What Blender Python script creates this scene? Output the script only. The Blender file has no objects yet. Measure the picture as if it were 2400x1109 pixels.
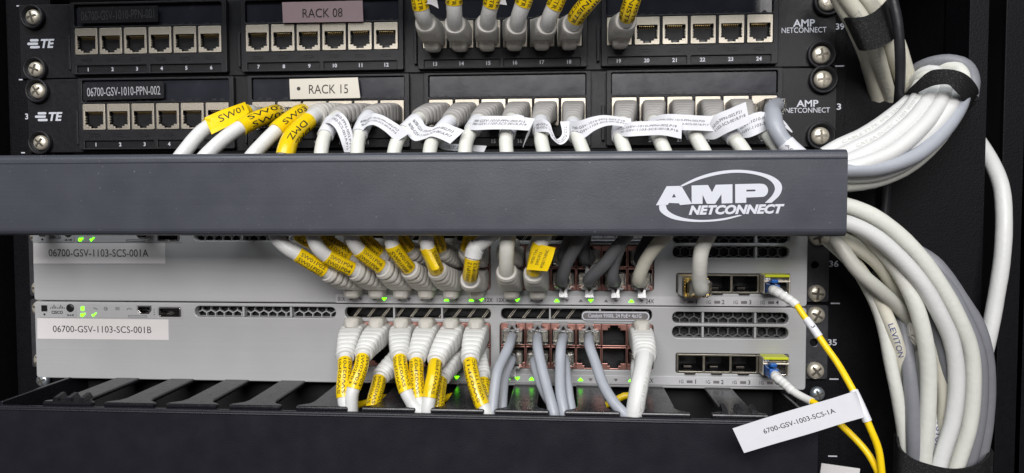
import bpy, bmesh, math, random
from mathutils import Vector, Matrix
random.seed(7)
SC = bpy.context.scene
COL = SC.collection
S = 0.001                      # everything below is measured in millimetres

# ------------------------------------------------------------------ camera
CAM = Vector((89.6, -423.3, 56.5))
YAW, PIT, ROL, FPX = math.radians(-4.2), math.radians(-2.51), math.radians(-0.11), 1700.0
_f = Vector((math.sin(YAW)*math.cos(PIT), math.cos(YAW)*math.cos(PIT), math.sin(PIT)))
_r0 = Vector((math.cos(YAW), -math.sin(YAW), 0)); _u0 = _r0.cross(_f)
_r = _r0*math.cos(ROL) + _u0*math.sin(ROL); _u = -_r0*math.sin(ROL) + _u0*math.cos(ROL)
cd = bpy.data.cameras.new('camera'); cam = bpy.data.objects.new('camera', cd); COL.objects.link(cam)
cd.sensor_width = 36; cd.lens = 36*FPX/2400; cd.clip_start = 0.01; cd.clip_end = 50
m = Matrix((_r, _u, -_f)).transposed().to_4x4(); m.translation = CAM*S
cam.matrix_world = m; SC.camera = cam

# ------------------------------------------------------------------ light
w = bpy.data.worlds.new('World'); SC.world = w; w.use_nodes = True
w.node_tree.nodes['Background'].inputs[0].default_value = (0.92, 0.86, 0.90, 1)
w.node_tree.nodes['Background'].inputs[1].default_value = 0.055
def area(name, loc, target, sx, sy, power, col):
    l = bpy.data.lights.new(name, 'AREA'); l.shape = 'RECTANGLE'; l.size = sx; l.size_y = sy
    l.energy = power; l.color = col
    o = bpy.data.objects.new(name, l); COL.objects.link(o); o.location = loc
    o.rotation_euler = (Vector(target) - Vector(loc)).to_track_quat('-Z', 'Y').to_euler()
area('ceiling_light', (-0.10, -0.85, 1.15), (0.0, 0, 0.05), 1.5, 0.45, 11, (0.93, 0.97, 1.0))
area('aisle_light', (0.10, -1.5, 0.72), (0.05, 0, 0.05), 1.1, 0.55, 23, (1.0, 0.968, 0.958))
SC.view_settings.view_transform = 'Standard'; SC.view_settings.look = 'None'
SC.view_settings.exposure = 0.22; SC.view_settings.gamma = 1
SC.cycles.use_denoising = True
SC.cycles.caustics_reflective = False; SC.cycles.caustics_refractive = False
SC.cycles.max_bounces = 10; SC.cycles.transmission_bounces = 8

# ------------------------------------------------------------------ materials
def lin(c):
    return tuple(x/12.92 if x <= .04045 else ((x+.055)/1.055)**2.4 for x in c)
def mat(name, col, rough=.5, metal=0., noise=.0, nscale=300., bump=0., bscale=800., coat=0., trans=0.,
        emit=0., spec=.5, dirt=None, dscale=60., rvar=.12, sss=0., vary=0., streak=0.):
    M = bpy.data.materials.new(name); M.use_nodes = True
    nt = M.node_tree; b = nt.nodes['Principled BSDF']
    b.inputs['Base Color'].default_value = (*col, 1); b.inputs['Roughness'].default_value = rough
    b.inputs['Metallic'].default_value = metal; b.inputs['Coat Weight'].default_value = coat
    b.inputs['Transmission Weight'].default_value = trans; b.inputs['Specular IOR Level'].default_value = spec
    if sss:
        b.inputs['Subsurface Weight'].default_value = sss; b.inputs['Subsurface Radius'].default_value = (.003, .002, .0015)
        b.inputs['Subsurface Scale'].default_value = .4
    if emit:
        b.inputs['Emission Color'].default_value = (*col, 1); b.inputs['Emission Strength'].default_value = emit
    tc = nt.nodes.new('ShaderNodeTexCoord')
    src = None
    if noise or dirt:
        n = nt.nodes.new('ShaderNodeTexNoise'); n.inputs['Scale'].default_value = nscale; n.inputs['Detail'].default_value = 5
        nt.links.new(tc.outputs['Object'], n.inputs['Vector'])
        mx = nt.nodes.new('ShaderNodeMix'); mx.data_type = 'RGBA'
        lo = tuple(c*(1-noise) for c in col); hi = tuple(min(1, c*(1+noise)) for c in col)
        mx.inputs[6].default_value = (*lo, 1); mx.inputs[7].default_value = (*hi, 1)
        nt.links.new(n.outputs[0], mx.inputs[0]); src = mx.outputs[2]
        rr = nt.nodes.new('ShaderNodeMapRange')
        rr.inputs['To Min'].default_value = max(.02, rough-rvar); rr.inputs['To Max'].default_value = min(1, rough+rvar)
        nt.links.new(n.outputs[0], rr.inputs[0]); nt.links.new(rr.outputs[0], b.inputs['Roughness'])
        if dirt:
            d = nt.nodes.new('ShaderNodeTexNoise'); d.inputs['Scale'].default_value = dscale; d.inputs['Detail'].default_value = 8
            d.inputs['Roughness'].default_value = .7
            nt.links.new(tc.outputs['Object'], d.inputs['Vector'])
            rp = nt.nodes.new('ShaderNodeValToRGB'); rp.color_ramp.elements[0].position = dirt[1]; rp.color_ramp.elements[1].position = dirt[2]
            nt.links.new(d.outputs[0], rp.inputs[0])
            m2 = nt.nodes.new('ShaderNodeMix'); m2.data_type = 'RGBA'
            nt.links.new(rp.outputs[0], m2.inputs[0]); nt.links.new(src, m2.inputs[6]); m2.inputs[7].default_value = (*dirt[0], 1)
            src = m2.outputs[2]
        if streak:
            mp = nt.nodes.new('ShaderNodeMapping'); mp.inputs['Scale'].default_value = (4, 4, 900)
            nt.links.new(tc.outputs['Object'], mp.inputs['Vector'])
            sn = nt.nodes.new('ShaderNodeTexNoise'); sn.inputs['Scale'].default_value = 1.6; sn.inputs['Detail'].default_value = 6
            nt.links.new(mp.outputs[0], sn.inputs['Vector'])
            m3 = nt.nodes.new('ShaderNodeMix'); m3.data_type = 'RGBA'; m3.blend_type = 'MULTIPLY'; m3.inputs[0].default_value = 1
            r3 = nt.nodes.new('ShaderNodeMapRange'); r3.inputs['To Min'].default_value = 1-streak; r3.inputs['To Max'].default_value = 1+streak
            nt.links.new(sn.outputs[0], r3.inputs[0]); nt.links.new(src, m3.inputs[6]); nt.links.new(r3.outputs[0], m3.inputs[7]); src = m3.outputs[2]
        if vary:
            oi = nt.nodes.new('ShaderNodeObjectInfo'); r4 = nt.nodes.new('ShaderNodeMapRange')
            r4.inputs['To Min'].default_value = 1-vary; r4.inputs['To Max'].default_value = 1
            nt.links.new(oi.outputs['Random'], r4.inputs[0])
            m4 = nt.nodes.new('ShaderNodeMix'); m4.data_type = 'RGBA'; m4.blend_type = 'MULTIPLY'; m4.inputs[0].default_value = 1
            nt.links.new(src, m4.inputs[6]); nt.links.new(r4.outputs[0], m4.inputs[7]); src = m4.outputs[2]
        nt.links.new(src, b.inputs['Base Color'])
    if bump:
        n2 = nt.nodes.new('ShaderNodeTexNoise'); n2.inputs['Scale'].default_value = bscale; n2.inputs['Detail'].default_value = 4
        nt.links.new(tc.outputs['Object'], n2.inputs['Vector'])
        bp = nt.nodes.new('ShaderNodeBump'); bp.inputs['Strength'].default_value = bump; bp.inputs['Distance'].default_value = .0005
        nt.links.new(n2.outputs[0], bp.inputs['Height']); nt.links.new(bp.outputs[0], b.inputs['Normal'])
    return M
M = {}
M['panel'] = mat('black panel plastic', (.011, .011, .013), .42, spec=.3, noise=.25, nscale=500, bump=.25, bscale=2500, dirt=((.10, .10, .11), .70, .82), dscale=900)
M['panel2'] = mat('black module plastic', (.015, .015, .018), .38, spec=.32, noise=.25, nscale=700, bump=.35, bscale=3000, dirt=((.10, .10, .11), .72, .84), dscale=1100)
M['rack'] = mat('black powder coat', (.004, .004, .0055), .55, spec=.16, noise=.3, nscale=300, bump=.55, bscale=1300, dirt=((.05, .05, .055), .74, .80), dscale=1200)
M['void'] = mat('unlit cabinet black', (.004, .004, .005), .7, noise=.2, nscale=100)
M['duct'] = mat('charcoal duct paint', (.054, .058, .072), .36, noise=.10, nscale=60, bump=.12, bscale=1600, dirt=((.26, .27, .29), .655, .72), dscale=620, streak=.13)
M['duct_black'] = mat('black duct paint', (.011, .011, .016), .40, spec=.4, noise=.15, nscale=80, bump=.2, bscale=1500, dirt=((.16, .16, .17), .74, .80), dscale=500)
M['finger'] = mat('black finger plastic', (.010, .010, .013), .24, spec=.42, noise=.15, nscale=300, bump=.07, bscale=1500, dirt=((.11, .11, .11), .75, .85), dscale=900)
M['switch'] = mat('grey switch paint', (.43, .435, .44), .38, noise=.06, nscale=40, streak=.07, bump=.10, bscale=3000, spec=.5)
M['switch_lip'] = mat('pale grey strip plastic', (.52, .52, .535), .40, noise=.05, nscale=600)
M['switch_dark'] = mat('dark vent metal', (.05, .05, .055), .45, noise=.2)
M['vent'] = mat('mid grey vent metal', (.20, .20, .205), .35, metal=.5, noise=.2)
M['ear'] = mat('dark gunmetal ear', (.09, .09, .10), .38, metal=.6, noise=.2, nscale=300, bump=.15)
M['nickel'] = mat('brushed nickel', (.60, .55, .46), .42, metal=.75, noise=.2, nscale=900, bump=.2, bscale=3000, rvar=.1, vary=.22)
M['rose'] = mat('rose tinted port shell', (.50, .25, .21), .32, metal=.75, noise=.25, nscale=300)
M['steel'] = mat('bright steel', (.86, .80, .66), .36, metal=.62, noise=.12, nscale=400)
M['zinc'] = mat('bluish zinc', (.62, .70, .76), .32, metal=.85, noise=.15, nscale=500)
M['brass'] = mat('gold contact', (.90, .66, .30), .35, metal=.7, noise=.1)
M['cage'] = mat('dull cage metal', (.30, .28, .23), .32, metal=.8, noise=.3, nscale=500)
M['recess'] = mat('shade toned screw cross', (.26, .24, .20), .35, metal=.8, noise=.4, nscale=900)  # darker metal paints a hollow's shade onto the raised screw cross
M['slate'] = mat('dark screw recess', (.05, .045, .04), .35, metal=.8, noise=.3)
M['socket'] = mat('black socket', (.010, .010, .011), .35, noise=.3)
M['white'] = mat('white cable jacket', (.66, .665, .655), .42, noise=.03, nscale=150, bump=.25, bscale=500, dirt=((.42, .40, .36), .70, .85), dscale=250)
M['ivory'] = mat('ivory cable jacket', (.67, .675, .62), .45, noise=.05, nscale=120, bump=.35, bscale=350, dirt=((.45, .43, .36), .66, .86), dscale=160)
M['cream'] = mat('cream cable jacket', (.64, .62, .52), .45, noise=.06, nscale=120, bump=.3, bscale=350, dirt=((.42, .38, .28), .66, .86), dscale=160)
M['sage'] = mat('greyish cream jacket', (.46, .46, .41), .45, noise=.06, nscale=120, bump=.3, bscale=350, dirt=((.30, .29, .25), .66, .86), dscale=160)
M['grey'] = mat('grey cable jacket', (.35, .37, .41), .40, noise=.06, nscale=150, bump=.25, bscale=500, dirt=((.62, .63, .66), .72, .80), dscale=180)
M['dgrey'] = mat('dark grey cable jacket', (.12, .122, .130), .45, noise=.08, nscale=150, bump=.25, bscale=500)
M['mgrey'] = mat('mid grey cable jacket', (.20, .205, .225), .45, noise=.08, nscale=150, bump=.25, bscale=500)
M['black_cable'] = mat('black cable jacket', (.018, .018, .022), .45, noise=.2, nscale=200, bump=.3, bscale=500, dirt=((.12, .12, .13), .70, .8), dscale=200)
M['boot'] = mat('off white boot rubber', (.60, .585, .55), .48, noise=.06, nscale=200, bump=.25, bscale=900, dirt=((.33, .30, .26), .64, .84), dscale=220, vary=.10)
M['boot_white'] = mat('white boot rubber', (.70, .70, .68), .46, noise=.05, nscale=200, bump=.2, bscale=900, dirt=((.45, .43, .39), .68, .86), dscale=220, vary=.10)
M['boot_grey'] = mat('pale grey boot rubber', (.44, .43, .415), .45, noise=.06, nscale=200, bump=.2, bscale=900, dirt=((.28, .26, .24), .68, .86), dscale=220, vary=.10)
M['nose'] = mat('yellowed latch cover', (.60, .58, .53), .38, noise=.06, nscale=200, dirt=((.36, .33, .27), .66, .86), dscale=200)
M['yellow'] = mat('yellow label vinyl', (.86, .60, .006), .26, noise=.05, nscale=150, bump=.55, bscale=240, coat=.3, vary=.16)
M['fibre'] = mat('yellow fibre jacket', (.90, .62, .006), .35, noise=.04, nscale=200)
M['paper'] = mat('white label vinyl', (.70, .71, .75), .38, noise=.03, nscale=150, bump=.15, bscale=200)
M['sticker'] = mat('warm white sticker', (.72, .69, .60), .40, noise=.03, nscale=100)
M['sticker_shade'] = mat('mauve shaded sticker', (.47, .34, .36), .38, noise=.03)  # shade and its pink cast are painted into the sticker's base colour
M['sticker_grey'] = mat('off white sticker', (.76, .735, .73), .38, noise=.03, nscale=100)
M['sticker_black'] = mat('black sticker film', (.020, .020, .023), .25, noise=.1)
M['holder'] = mat('smoky label window', (.022, .024, .032), .22, spec=.35, noise=.35, nscale=60, bump=.15, bscale=100, coat=.1)
M['ink'] = mat('black ink', (.012, .012, .014), .5, noise=.1)
M['ink_flag'] = mat('thin grey black print', (.05, .05, .055), .5, noise=.1)
M['ink_brown'] = mat('brown black ink', (.03, .022, .02), .5, noise=.1)
M['ink_blue'] = mat('blue ink', (.05, .06, .22), .5, noise=.1)
M['ink_faint'] = mat('faded grey ink', (.50, .50, .47), .5, noise=.1)
M['ink_grey'] = mat('grey print', (.16, .16, .17), .5, noise=.1)
M['print_white'] = mat('white screen print', (.62, .64, .70), .45, noise=.04, nscale=1200)
M['print_grey'] = mat('grey screen print', (.42, .42, .45), .5, noise=.05)
M['print_dim'] = mat('dim screen print', (.045, .045, .045), .5, noise=.05)
M['led_on'] = mat('lit green led', (.13, 1.0, .002), .4, emit=3.6)
M['led_off'] = mat('unlit led window', (.17, .16, .165), .4, noise=.1)
M['clear'] = mat('clear polycarbonate', (.95, .96, .97), .04, trans=.96, noise=.02, nscale=300, bump=.9, bscale=420, rvar=.03)
M['clear_tab'] = mat('clear latch plastic', (.80, .82, .83), .14, trans=.70, noise=.04, nscale=300)
M['blue'] = mat('blue connector plastic', (.01, .10, .38), .32, noise=.08, nscale=300)
M['lime'] = mat('lime bail coating', (.62, .66, .02), .35, noise=.06, nscale=300)
M['strap'] = mat('black hook strap', (.011, .011, .012), .75, noise=.5, nscale=900, bump=1., bscale=2000, dirt=((.10, .10, .10), .54, .72), dscale=1500, spec=.25)
M['gold_shell'] = mat('gold plated shell', (.80, .56, .16), .22, metal=1., noise=.3, nscale=500, bump=.5, bscale=900)
M['alloy'] = mat('bright module shell', (.62, .61, .58), .18, metal=1., noise=.2, nscale=300, bump=.2, bscale=500)

# ------------------------------------------------------------------ helpers
def at(px, py, y):
    d = _f + _r*((px-1200)/FPX) - _u*((py-554.5)/FPX)
    return CAM + d*((y-CAM.y)/d.y)
BASE = {}
def link(o, base, parent=None):
    BASE[o.name] = Vector(base)
    COL.objects.link(o)
    if parent is not None:
        o.parent = parent; o.location = (Vector(base) - BASE[parent.name])*S
    else:
        o.location = Vector(base)*S
def thing(name, label, cat, base, group=None):
    o = bpy.data.objects.new(name, None); o.empty_display_size = .01
    link(o, base); o['label'] = label; o['category'] = cat
    if group: o['group'] = group
    return o
def tag(o, label, cat, group=None):
    o['label'] = label; o['category'] = cat
    if group: o['group'] = group
    return o
class MB:
    """collects shapes (mm, world) and links them as one mesh object"""
    def __init__(s): s.v = []; s.f = []; s.mi = []; s.sm = []
    def add(s, v, f, mi=0, smooth=False):
        n = len(s.v); s.v += [tuple(p) for p in v]
        s.f += [tuple(i+n for i in q) for q in f]; s.mi += [mi]*len(f); s.sm += [smooth]*len(f)
        return s
    def box(s, x0, x1, y0, y1, z0, z1, b=0., mi=0, M4=None):
        v, f = boxgeo(x1-x0, y1-y0, z1-z0, b)
        c = Vector(((x0+x1)/2, (y0+y1)/2, (z0+z1)/2))
        v = [Vector(p) for p in v]
        if M4 is not None: v = [M4 @ p for p in v]
        return s.add([p+c for p in v], f, mi)
    def mesh(s, name, mats, base):
        me = bpy.data.meshes.new(name); b = Vector(base)
        me.from_pydata([tuple((Vector(p)-b)*S) for p in s.v], [], s.f)
        for q in (mats if isinstance(mats, (list, tuple)) else [mats]): me.materials.append(q)
        me.polygons.foreach_set('material_index', s.mi); me.polygons.foreach_set('use_smooth', s.sm)
        me.update(); return me
    def build(s, name, mats, parent=None, base=None):
        if base is None:
            base = Vector([(min(p[k] for p in s.v)+max(p[k] for p in s.v))/2 for k in range(3)])
        o = bpy.data.objects.new(name, s.mesh(name, mats, base)); link(o, base, parent); return o
_bc = {}
def boxgeo(a, b, c, bev):
    k = (round(a, 3), round(b, 3), round(c, 3), round(bev, 3))
    if k in _bc: return _bc[k]
    bm = bmesh.new(); bmesh.ops.create_cube(bm, size=1)
    for v in bm.verts: v.co = Vector((v.co.x*a, v.co.y*b, v.co.z*c))
    if bev > 0: bmesh.ops.bevel(bm, geom=bm.edges[:], offset=min(bev, .45*min(a, b, c)), segments=2, affect='EDGES', profile=.5)
    bm.verts.index_update()
    r = ([v.co.copy() for v in bm.verts], [[v.index for v in f.verts] for f in bm.faces]); bm.free()
    _bc[k] = r; return r
def rrect(x0, x1, z0, z1, r, n=4):
    o = []
    for cx, cz, a in ((x1-r, z1-r, 0), (x0+r, z1-r, 90), (x0+r, z0+r, 180), (x1-r, z0+r, 270)):
        for i in range(n+1):
            t = math.radians(a+90*i/n); o.append((cx+r*math.cos(t), cz+r*math.sin(t)))
    return o
def circ(cx, cz, r, n=20):
    return [(cx+r*math.cos(2*math.pi*i/n), cz+r*math.sin(2*math.pi*i/n)) for i in range(n)]
def plategeo(outlines, thick, bev=0.):
    cu = bpy.data.curves.new('t', 'CURVE'); cu.dimensions = '2D'; cu.fill_mode = 'BOTH'
    cu.extrude = max(thick/2-bev, 0); cu.bevel_depth = bev; cu.offset = -bev; cu.bevel_resolution = 1
    for pts in outlines:
        sp = cu.splines.new('POLY'); sp.points.add(len(pts)-1); sp.use_cyclic_u = True
        for p, q in zip(sp.points, pts): p.co = (q[0], q[1], 0, 1)
    o = bpy.data.objects.new('t', cu); me = o.to_mesh()
    v = [q.co.copy() for q in me.vertices]; f = [list(p.vertices) for p in me.polygons]
    o.to_mesh_clear(); bpy.data.objects.remove(o); bpy.data.curves.remove(cu)
    return v, f
def plate(mb, outlines, y0, y1, bev=0., mi=0):
    """flat plate in the XZ plane between depths y0 (front) and y1, with holes"""
    v, f = plategeo(outlines, y1-y0, bev)
    return mb.add([(p.x, (y0+y1)/2-p.z, p.y) for p in v], f, mi)
_tc = {}
def slicegeo(t, bold):
    k = (t, bold, 'sliced')
    if k not in _tc:
        v, f = textgeo(t, bold); bm = bmesh.new(); V = [bm.verts.new((p[0], p[1], 0)) for p in v]
        for q in f:
            try: bm.faces.new([V[i] for i in q])
            except ValueError: pass
        for z in (.17, .34, .5, .67, .84):
            bmesh.ops.bisect_plane(bm, geom=bm.verts[:]+bm.edges[:]+bm.faces[:], plane_co=(0, z, 0), plane_no=(0, 1, 0))
        bm.verts.index_update()
        _tc[k] = ([(w_.co.x, w_.co.y) for w_ in bm.verts], [[w_.index for w_ in q.verts] for q in bm.faces]); bm.free()
    return _tc[k]
_ta = {}
def textgeo(t, bold=0., shear=0., sp=1.):
    k = (t, bold, shear, sp)
    if k not in _tc:
        cu = bpy.data.curves.new('t', 'FONT'); cu.body = t; cu.fill_mode = 'FRONT'; cu.resolution_u = 3
        cu.offset = bold; cu.shear = shear; cu.space_character = sp
        o = bpy.data.objects.new('t', cu); me = o.to_mesh()
        v = [(q.co.x, q.co.y) for q in me.vertices]; f = [list(p.vertices) for p in me.polygons]
        o.to_mesh_clear(); bpy.data.objects.remove(o); bpy.data.curves.remove(cu)
        x0 = min(p[0] for p in v); x1 = max(p[0] for p in v); z0 = min(p[1] for p in v); z1 = max(p[1] for p in v)
        _ta[t] = (x1-x0)/(z1-z0)
        _tc[k] = ([((p[0]-x0)/(x1-x0), (p[1]-z0)/(z1-z0)) for p in v], f)
    return _tc[k]
def text(mb, t, x0, x1, z0, z1, y, bold=0., shear=0., mi=0, rot=0., sp=1.):
    v, f = textgeo(t, bold, shear, sp); c, s_ = math.cos(rot), math.sin(rot)
    cx, cz = (x0+x1)/2, (z0+z1)/2; o = []
    for u, q in v:
        a, b = (u-.5)*(x1-x0), (q-.5)*(z1-z0); o.append((cx+a*c-b*s_, y, cz+a*s_+b*c))
    return mb.add(o, f, mi)
def catmull(P, n=14):
    P = [Vector(p) for p in P]
    if len(P) == 2: return [P[0].lerp(P[1], i/n) for i in range(n+1)]
    Q = [P[0]*2-P[1]] + P + [P[-1]*2-P[-2]]; out = []
    for i in range(1, len(Q)-2):
        a, b, c, d = Q[i-1:i+3]
        t1 = max((b-a).length, 1e-6)**.5; t2 = max((c-b).length, 1e-6)**.5; t3 = max((d-c).length, 1e-6)**.5
        m1 = (b-a)/t1 - (c-a)/(t1+t2) + (c-b)/t2; m2 = (c-b)/t2 - (d-b)/(t2+t3) + (d-c)/t3
        m1 *= t2; m2 *= t2
        for k in range(n):
            t = k/n
            out.append(b*(2*t**3-3*t*t+1) + m1*(t**3-2*t*t+t) + c*(-2*t**3+3*t*t) + m2*(t**3-t*t))
    out.append(P[-1]); return out
class Path:
    def __init__(s, pts):
        s.p = catmull(pts); s.d = [0.]
        for a, b in zip(s.p, s.p[1:]): s.d.append(s.d[-1]+(b-a).length)
        s.L = s.d[-1]
    def ev(s, q):
        q = min(max(q, 0), s.L)
        lo, hi = 0, len(s.d)-1
        while hi-lo > 1:
            m_ = (lo+hi)//2
            if s.d[m_] <= q: lo = m_
            else: hi = m_
        k = (q-s.d[lo])/max(s.d[hi]-s.d[lo], 1e-9); return s.p[lo].lerp(s.p[hi], k)
    def tan(s, q): return (s.ev(q+.6)-s.ev(q-.6)).normalized()
    def near(s, pt):
        i = min(range(len(s.p)), key=lambda j: (s.p[j]-pt).length); return s.d[i]
    def nearpx(s, px, py):
        i = min(range(len(s.p)), key=lambda j: (Vector(project(s.p[j]))-Vector((px, py))).length); return s.d[i]
def project(P):
    d = Vector(P)-CAM; k = d.dot(_f); return (1200+FPX*d.dot(_r)/k, 554.5-FPX*d.dot(_u)/k)
def loft(mb, path, s0, s1, n, sec, ring=16, up=Vector((1, 0, 0)), cap=True, mi=0):
    """sweep; sec(t, s) -> (half width along 'up'-derived axis, half height, exponent)"""
    V = []; F = []; ref = None
    for i in range(n+1):
        t = i/n; q = s0+(s1-s0)*t; p = path.ev(q); tg = path.tan(q)
        if ref is None: ref = up
        a = ref-tg*ref.dot(tg)
        if a.length < 1e-4: a = tg.orthogonal()
        a.normalize(); ref = a; b = tg.cross(a)
        hw, hh, e = sec(t, q)
        for k in range(ring):
            th = 2*math.pi*k/ring; c, s_ = math.cos(th), math.sin(th)
            x = hw*math.copysign(abs(c)**(2/e), c); y = hh*math.copysign(abs(s_)**(2/e), s_)
            V.append(p+a*x+b*y)
    for i in range(n):
        for k in range(ring):
            k2 = (k+1) % ring; F.append((i*ring+k, i*ring+k2, (i+1)*ring+k2, (i+1)*ring+k))
    mb.add(V, F, mi, True)
    if cap:
        c0 = len(V)
        mb.add(V[:ring], [tuple(range(ring))[::-1]], mi); mb.add(V[-ring:], [tuple(range(ring))], mi)
    return mb
def tube(mb, path, s0, s1, r, ring=14, mi=0, step=2.5, cap=True):
    n = max(2, int((s1-s0)/step)); ph = random.random()*6
    def sec(t, q):
        k = 1+.012*math.sin(q*.31+ph)+.010*math.sin(q*.83+2*ph)
        return r*k, r*(2-k), 2
    return loft(mb, path, s0, s1, n, sec, ring, cap=cap, mi=mi)
def wraptext(mb, path, s0, s1, r, t, h, ang=0., rev=False, lift=.12, bold=0., mi=0):
    """text running along a cable, on the side that faces the viewer, turned by ang (mm along the girth)"""
    v, f = slicegeo(t, bold); o = []
    sg = -1 if rev else 1
    for u, q in v:
        s_ = s0+(s1-s0)*(1-u if rev else u)
        p = path.ev(s_); tg = path.tan(s_); n = CAM-p; n -= tg*n.dot(tg); n.normalize()
        up = n.cross(tg*sg); th = (ang+(q-.5)*h)/r
        o.append(p+(n*math.cos(th)+up*math.sin(th))*(r+lift))
    return mb.add(o, f, mi)
def sleeve(parent, path, s0, s1, r, mname, lines=(), h=2.2, rev=False, name='label_wrap', ink='ink', bold=.0, pad=.08, label=None):
    mb = MB(); tube(mb, path, s0, s1, r, 18, cap=True)
    o = mb.build(name, M[mname], parent)
    if label: o['label'] = label
    if lines:
        mt = MB(); d = (s1-s0)*pad
        for tx, off in lines: wraptext(mt, path, s0+d, s1-d, r, tx, h, off, rev, bold=bold)
        mt.build('lettering', M[ink], o)
    return o
class Ribbon:
    """a strip of film given by its two edges; stations are ((px,py),(px,py),depth or (d0,d1))"""
    def __init__(s, st):
        A = []; B = []
        for a, b, y in st:
            y0, y1 = y if isinstance(y, tuple) else (y, y)
            A.append(at(a[0], a[1], y0)); B.append(at(b[0], b[1], y1))
        s.A = catmull(A, 10); s.B = catmull(B, 10); s.d = [0.]
        for i in range(1, len(s.A)):
            s.d.append(s.d[-1]+((s.A[i]+s.B[i])/2-(s.A[i-1]+s.B[i-1])/2).length)
        s.L = s.d[-1]
    def pt(s, u, v):
        q = min(max(u, 0), 1)*s.L; i = 0
        while i < len(s.d)-2 and s.d[i+1] < q: i += 1
        k = (q-s.d[i])/max(s.d[i+1]-s.d[i], 1e-9)
        a = s.A[i].lerp(s.A[i+1], k); b = s.B[i].lerp(s.B[i+1], k); return a.lerp(b, v)
    def nrm(s, u, v):
        n = (s.pt(min(u+.01, 1), v)-s.pt(max(u-.01, 0), v)).cross(s.pt(u, 1)-s.pt(u, 0))
        n.normalize(); return n if n.dot(CAM-s.pt(u, v)) > 0 else -n
    def solid(s, mb, th=.16, m_=4):
        n = len(s.A); L = [[], []]; w_ = m_+1
        for side in (0, 1):
            for i in range(n):
                nn = s.nrm(s.d[i]/s.L, .5)
                for j in range(w_): L[side].append(s.A[i].lerp(s.B[i], j/m_) - nn*(th*side))
        q = [(i*w_+j, i*w_+j+1, (i+1)*w_+j+1, (i+1)*w_+j) for i in range(n-1) for j in range(m_)]
        mb.add(L[0], q, 0, True); mb.add(L[1], [f[::-1] for f in q], 0, True)
        rim = [i*w_ for i in range(n)] + [(n-1)*w_+j for j in range(1, w_)] + [i*w_+m_ for i in range(n-2, -1, -1)] + list(range(m_-1, 0, -1))
        k = len(rim); mb.add([L[0][a] for a in rim] + [L[1][a] for a in rim], [(a, (a+1) % k, k+(a+1) % k, k+a) for a in range(k)])
    def letter(s, mb, t, u0, u1, v0, v1, bold=0.):
        v, f = textgeo(t, bold); o = []
        for a, q in v:
            u = u0+(u1-u0)*a; k = v1+(v0-v1)*q; o.append(s.pt(u, k)+s.nrm(u, k)*.12)
        mb.add(o, f, 0)
def flag(parent, st, lines, name='label_flag', mname='paper', ink='ink_flag', bold=.0):
    rb = Ribbon(st); mb = MB(); rb.solid(mb); o = mb.build(name, M[mname], parent)
    if lines:
        mt = MB()
        for ln in lines: rb.letter(mt, *ln, bold=bold)
        mt.build('lettering', M[ink], o)
    return o
def dup(o, parent, delta):
    """copy of a part with copies of its sub-parts, shifted by delta mm"""
    c = o.copy(); b = BASE[o.name]+Vector(delta)
    link(c, b, parent)
    for k in ('label',):
        if k in c: del c[k]
    for ch in [x for x in bpy.data.objects if x.parent == o]:
        d = ch.copy(); link(d, BASE[ch.name]+Vector(delta), c); d.location = ch.location.copy()
    return c

# ------------------------------------------------------------------ cabinet
U = 44.45
ci = MB()
X0, X1, Y0, Y1, Z0, Z1 = -330, 430, 6, 420, -260, 330
ci.add([(X0,Y0,Z0),(X1,Y0,Z0),(X1,Y0,Z1),(X0,Y0,Z1),(X0,Y1,Z0),(X1,Y1,Z0),(X1,Y1,Z1),(X0,Y1,Z1)],
       [(4,5,6,7),(0,4,7,3),(1,2,6,5),(0,1,5,4),(3,7,6,2)])
ci.build('cabinet_interior', M['void'])['kind'] = 'structure'
rack = thing('equipment_rack', 'black steel equipment rack frame with white unit numbers behind all the devices', 'rack', (0, 2, -140))
MB().box(222, 246.6, .4, 2.4, -160, 250, .3).build('rack_rail', M['rack'], rack)
MB().box(-250.5, -222, .4, 2.4, -160, 250, .3).build('rack_rail', M['rack'], rack)
MB().box(-253.5, -251.2, -14, 60, -160, 250, .3).build('side_flange', M['rack'], rack)
a, b = at(2041, 238, 4), at(2266, 238, 4); c = at(2304, 500, 4)
sp = MB(); plate(sp, [[(247.4, -160), (c.x, -160), (c.x, 250), (247.4, 250)], [(a.x, a.z), (b.x, b.z), (b.x, 226), (a.x, 226)]], 3, 5.5, .3)
sp.build('side_plate', M['rack'], rack)
MB().box(c.x-2, c.x, 5.8, 48, -160, 250, .3).build('side_flange', M['rack'], rack)
MB().box(b.x+.5, b.x+2.2, 5.8, 30, a.z, 240, .3).build('side_flange', M['rack'], rack)
for px in (2346, 2392):
    q = at(px, 500, 60); MB().box(q.x, q.x+16, 60, 64, -160, 250, .6).build('corner_post', M['rack'], rack)
for k, z in ((0, 4*U), (1, 3*U), (2, 2*U)):
    MB().box(-243.2, -240.8, .1, .3, z-.35, z+.35).build('unit_mark', M['print_white'], rack)
for z in (3*U+.6, 0, -U+.9, -2*U+.6):
    MB().box(240.6, 245.6, .1, .3, z-.35, z+.35).build('unit_mark', M['print_white'], rack)
for t, x0, x1, zc in (('39', 240.6, 245.4, 155.9), ('3', 242.0, 244.4, 111.3), ('36', 239.3, 244.5, 22.6), ('35', 239.3, 244.3, -22.4)):
    tb = MB(); text(tb, t, x0, x1, zc-1.8, zc+1.8, .2, bold=.02); tb.build('unit_number', M['print_white'], rack)
tb = MB(); text(tb, '38', -240.0, -235.2, 109.2, 112.8, .2, bold=.02); tb.build('unit_number', M['print_white'], rack)
MB().box(at(1919, 1100, -30).x, at(2010, 1100, -30).x, -31, -30, -100, at(1919, 1090, -30).z, .1, M4=Matrix.Rotation(math.radians(7), 4, 'Y')).build('sticker', M['sticker_grey'], rack)

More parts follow.
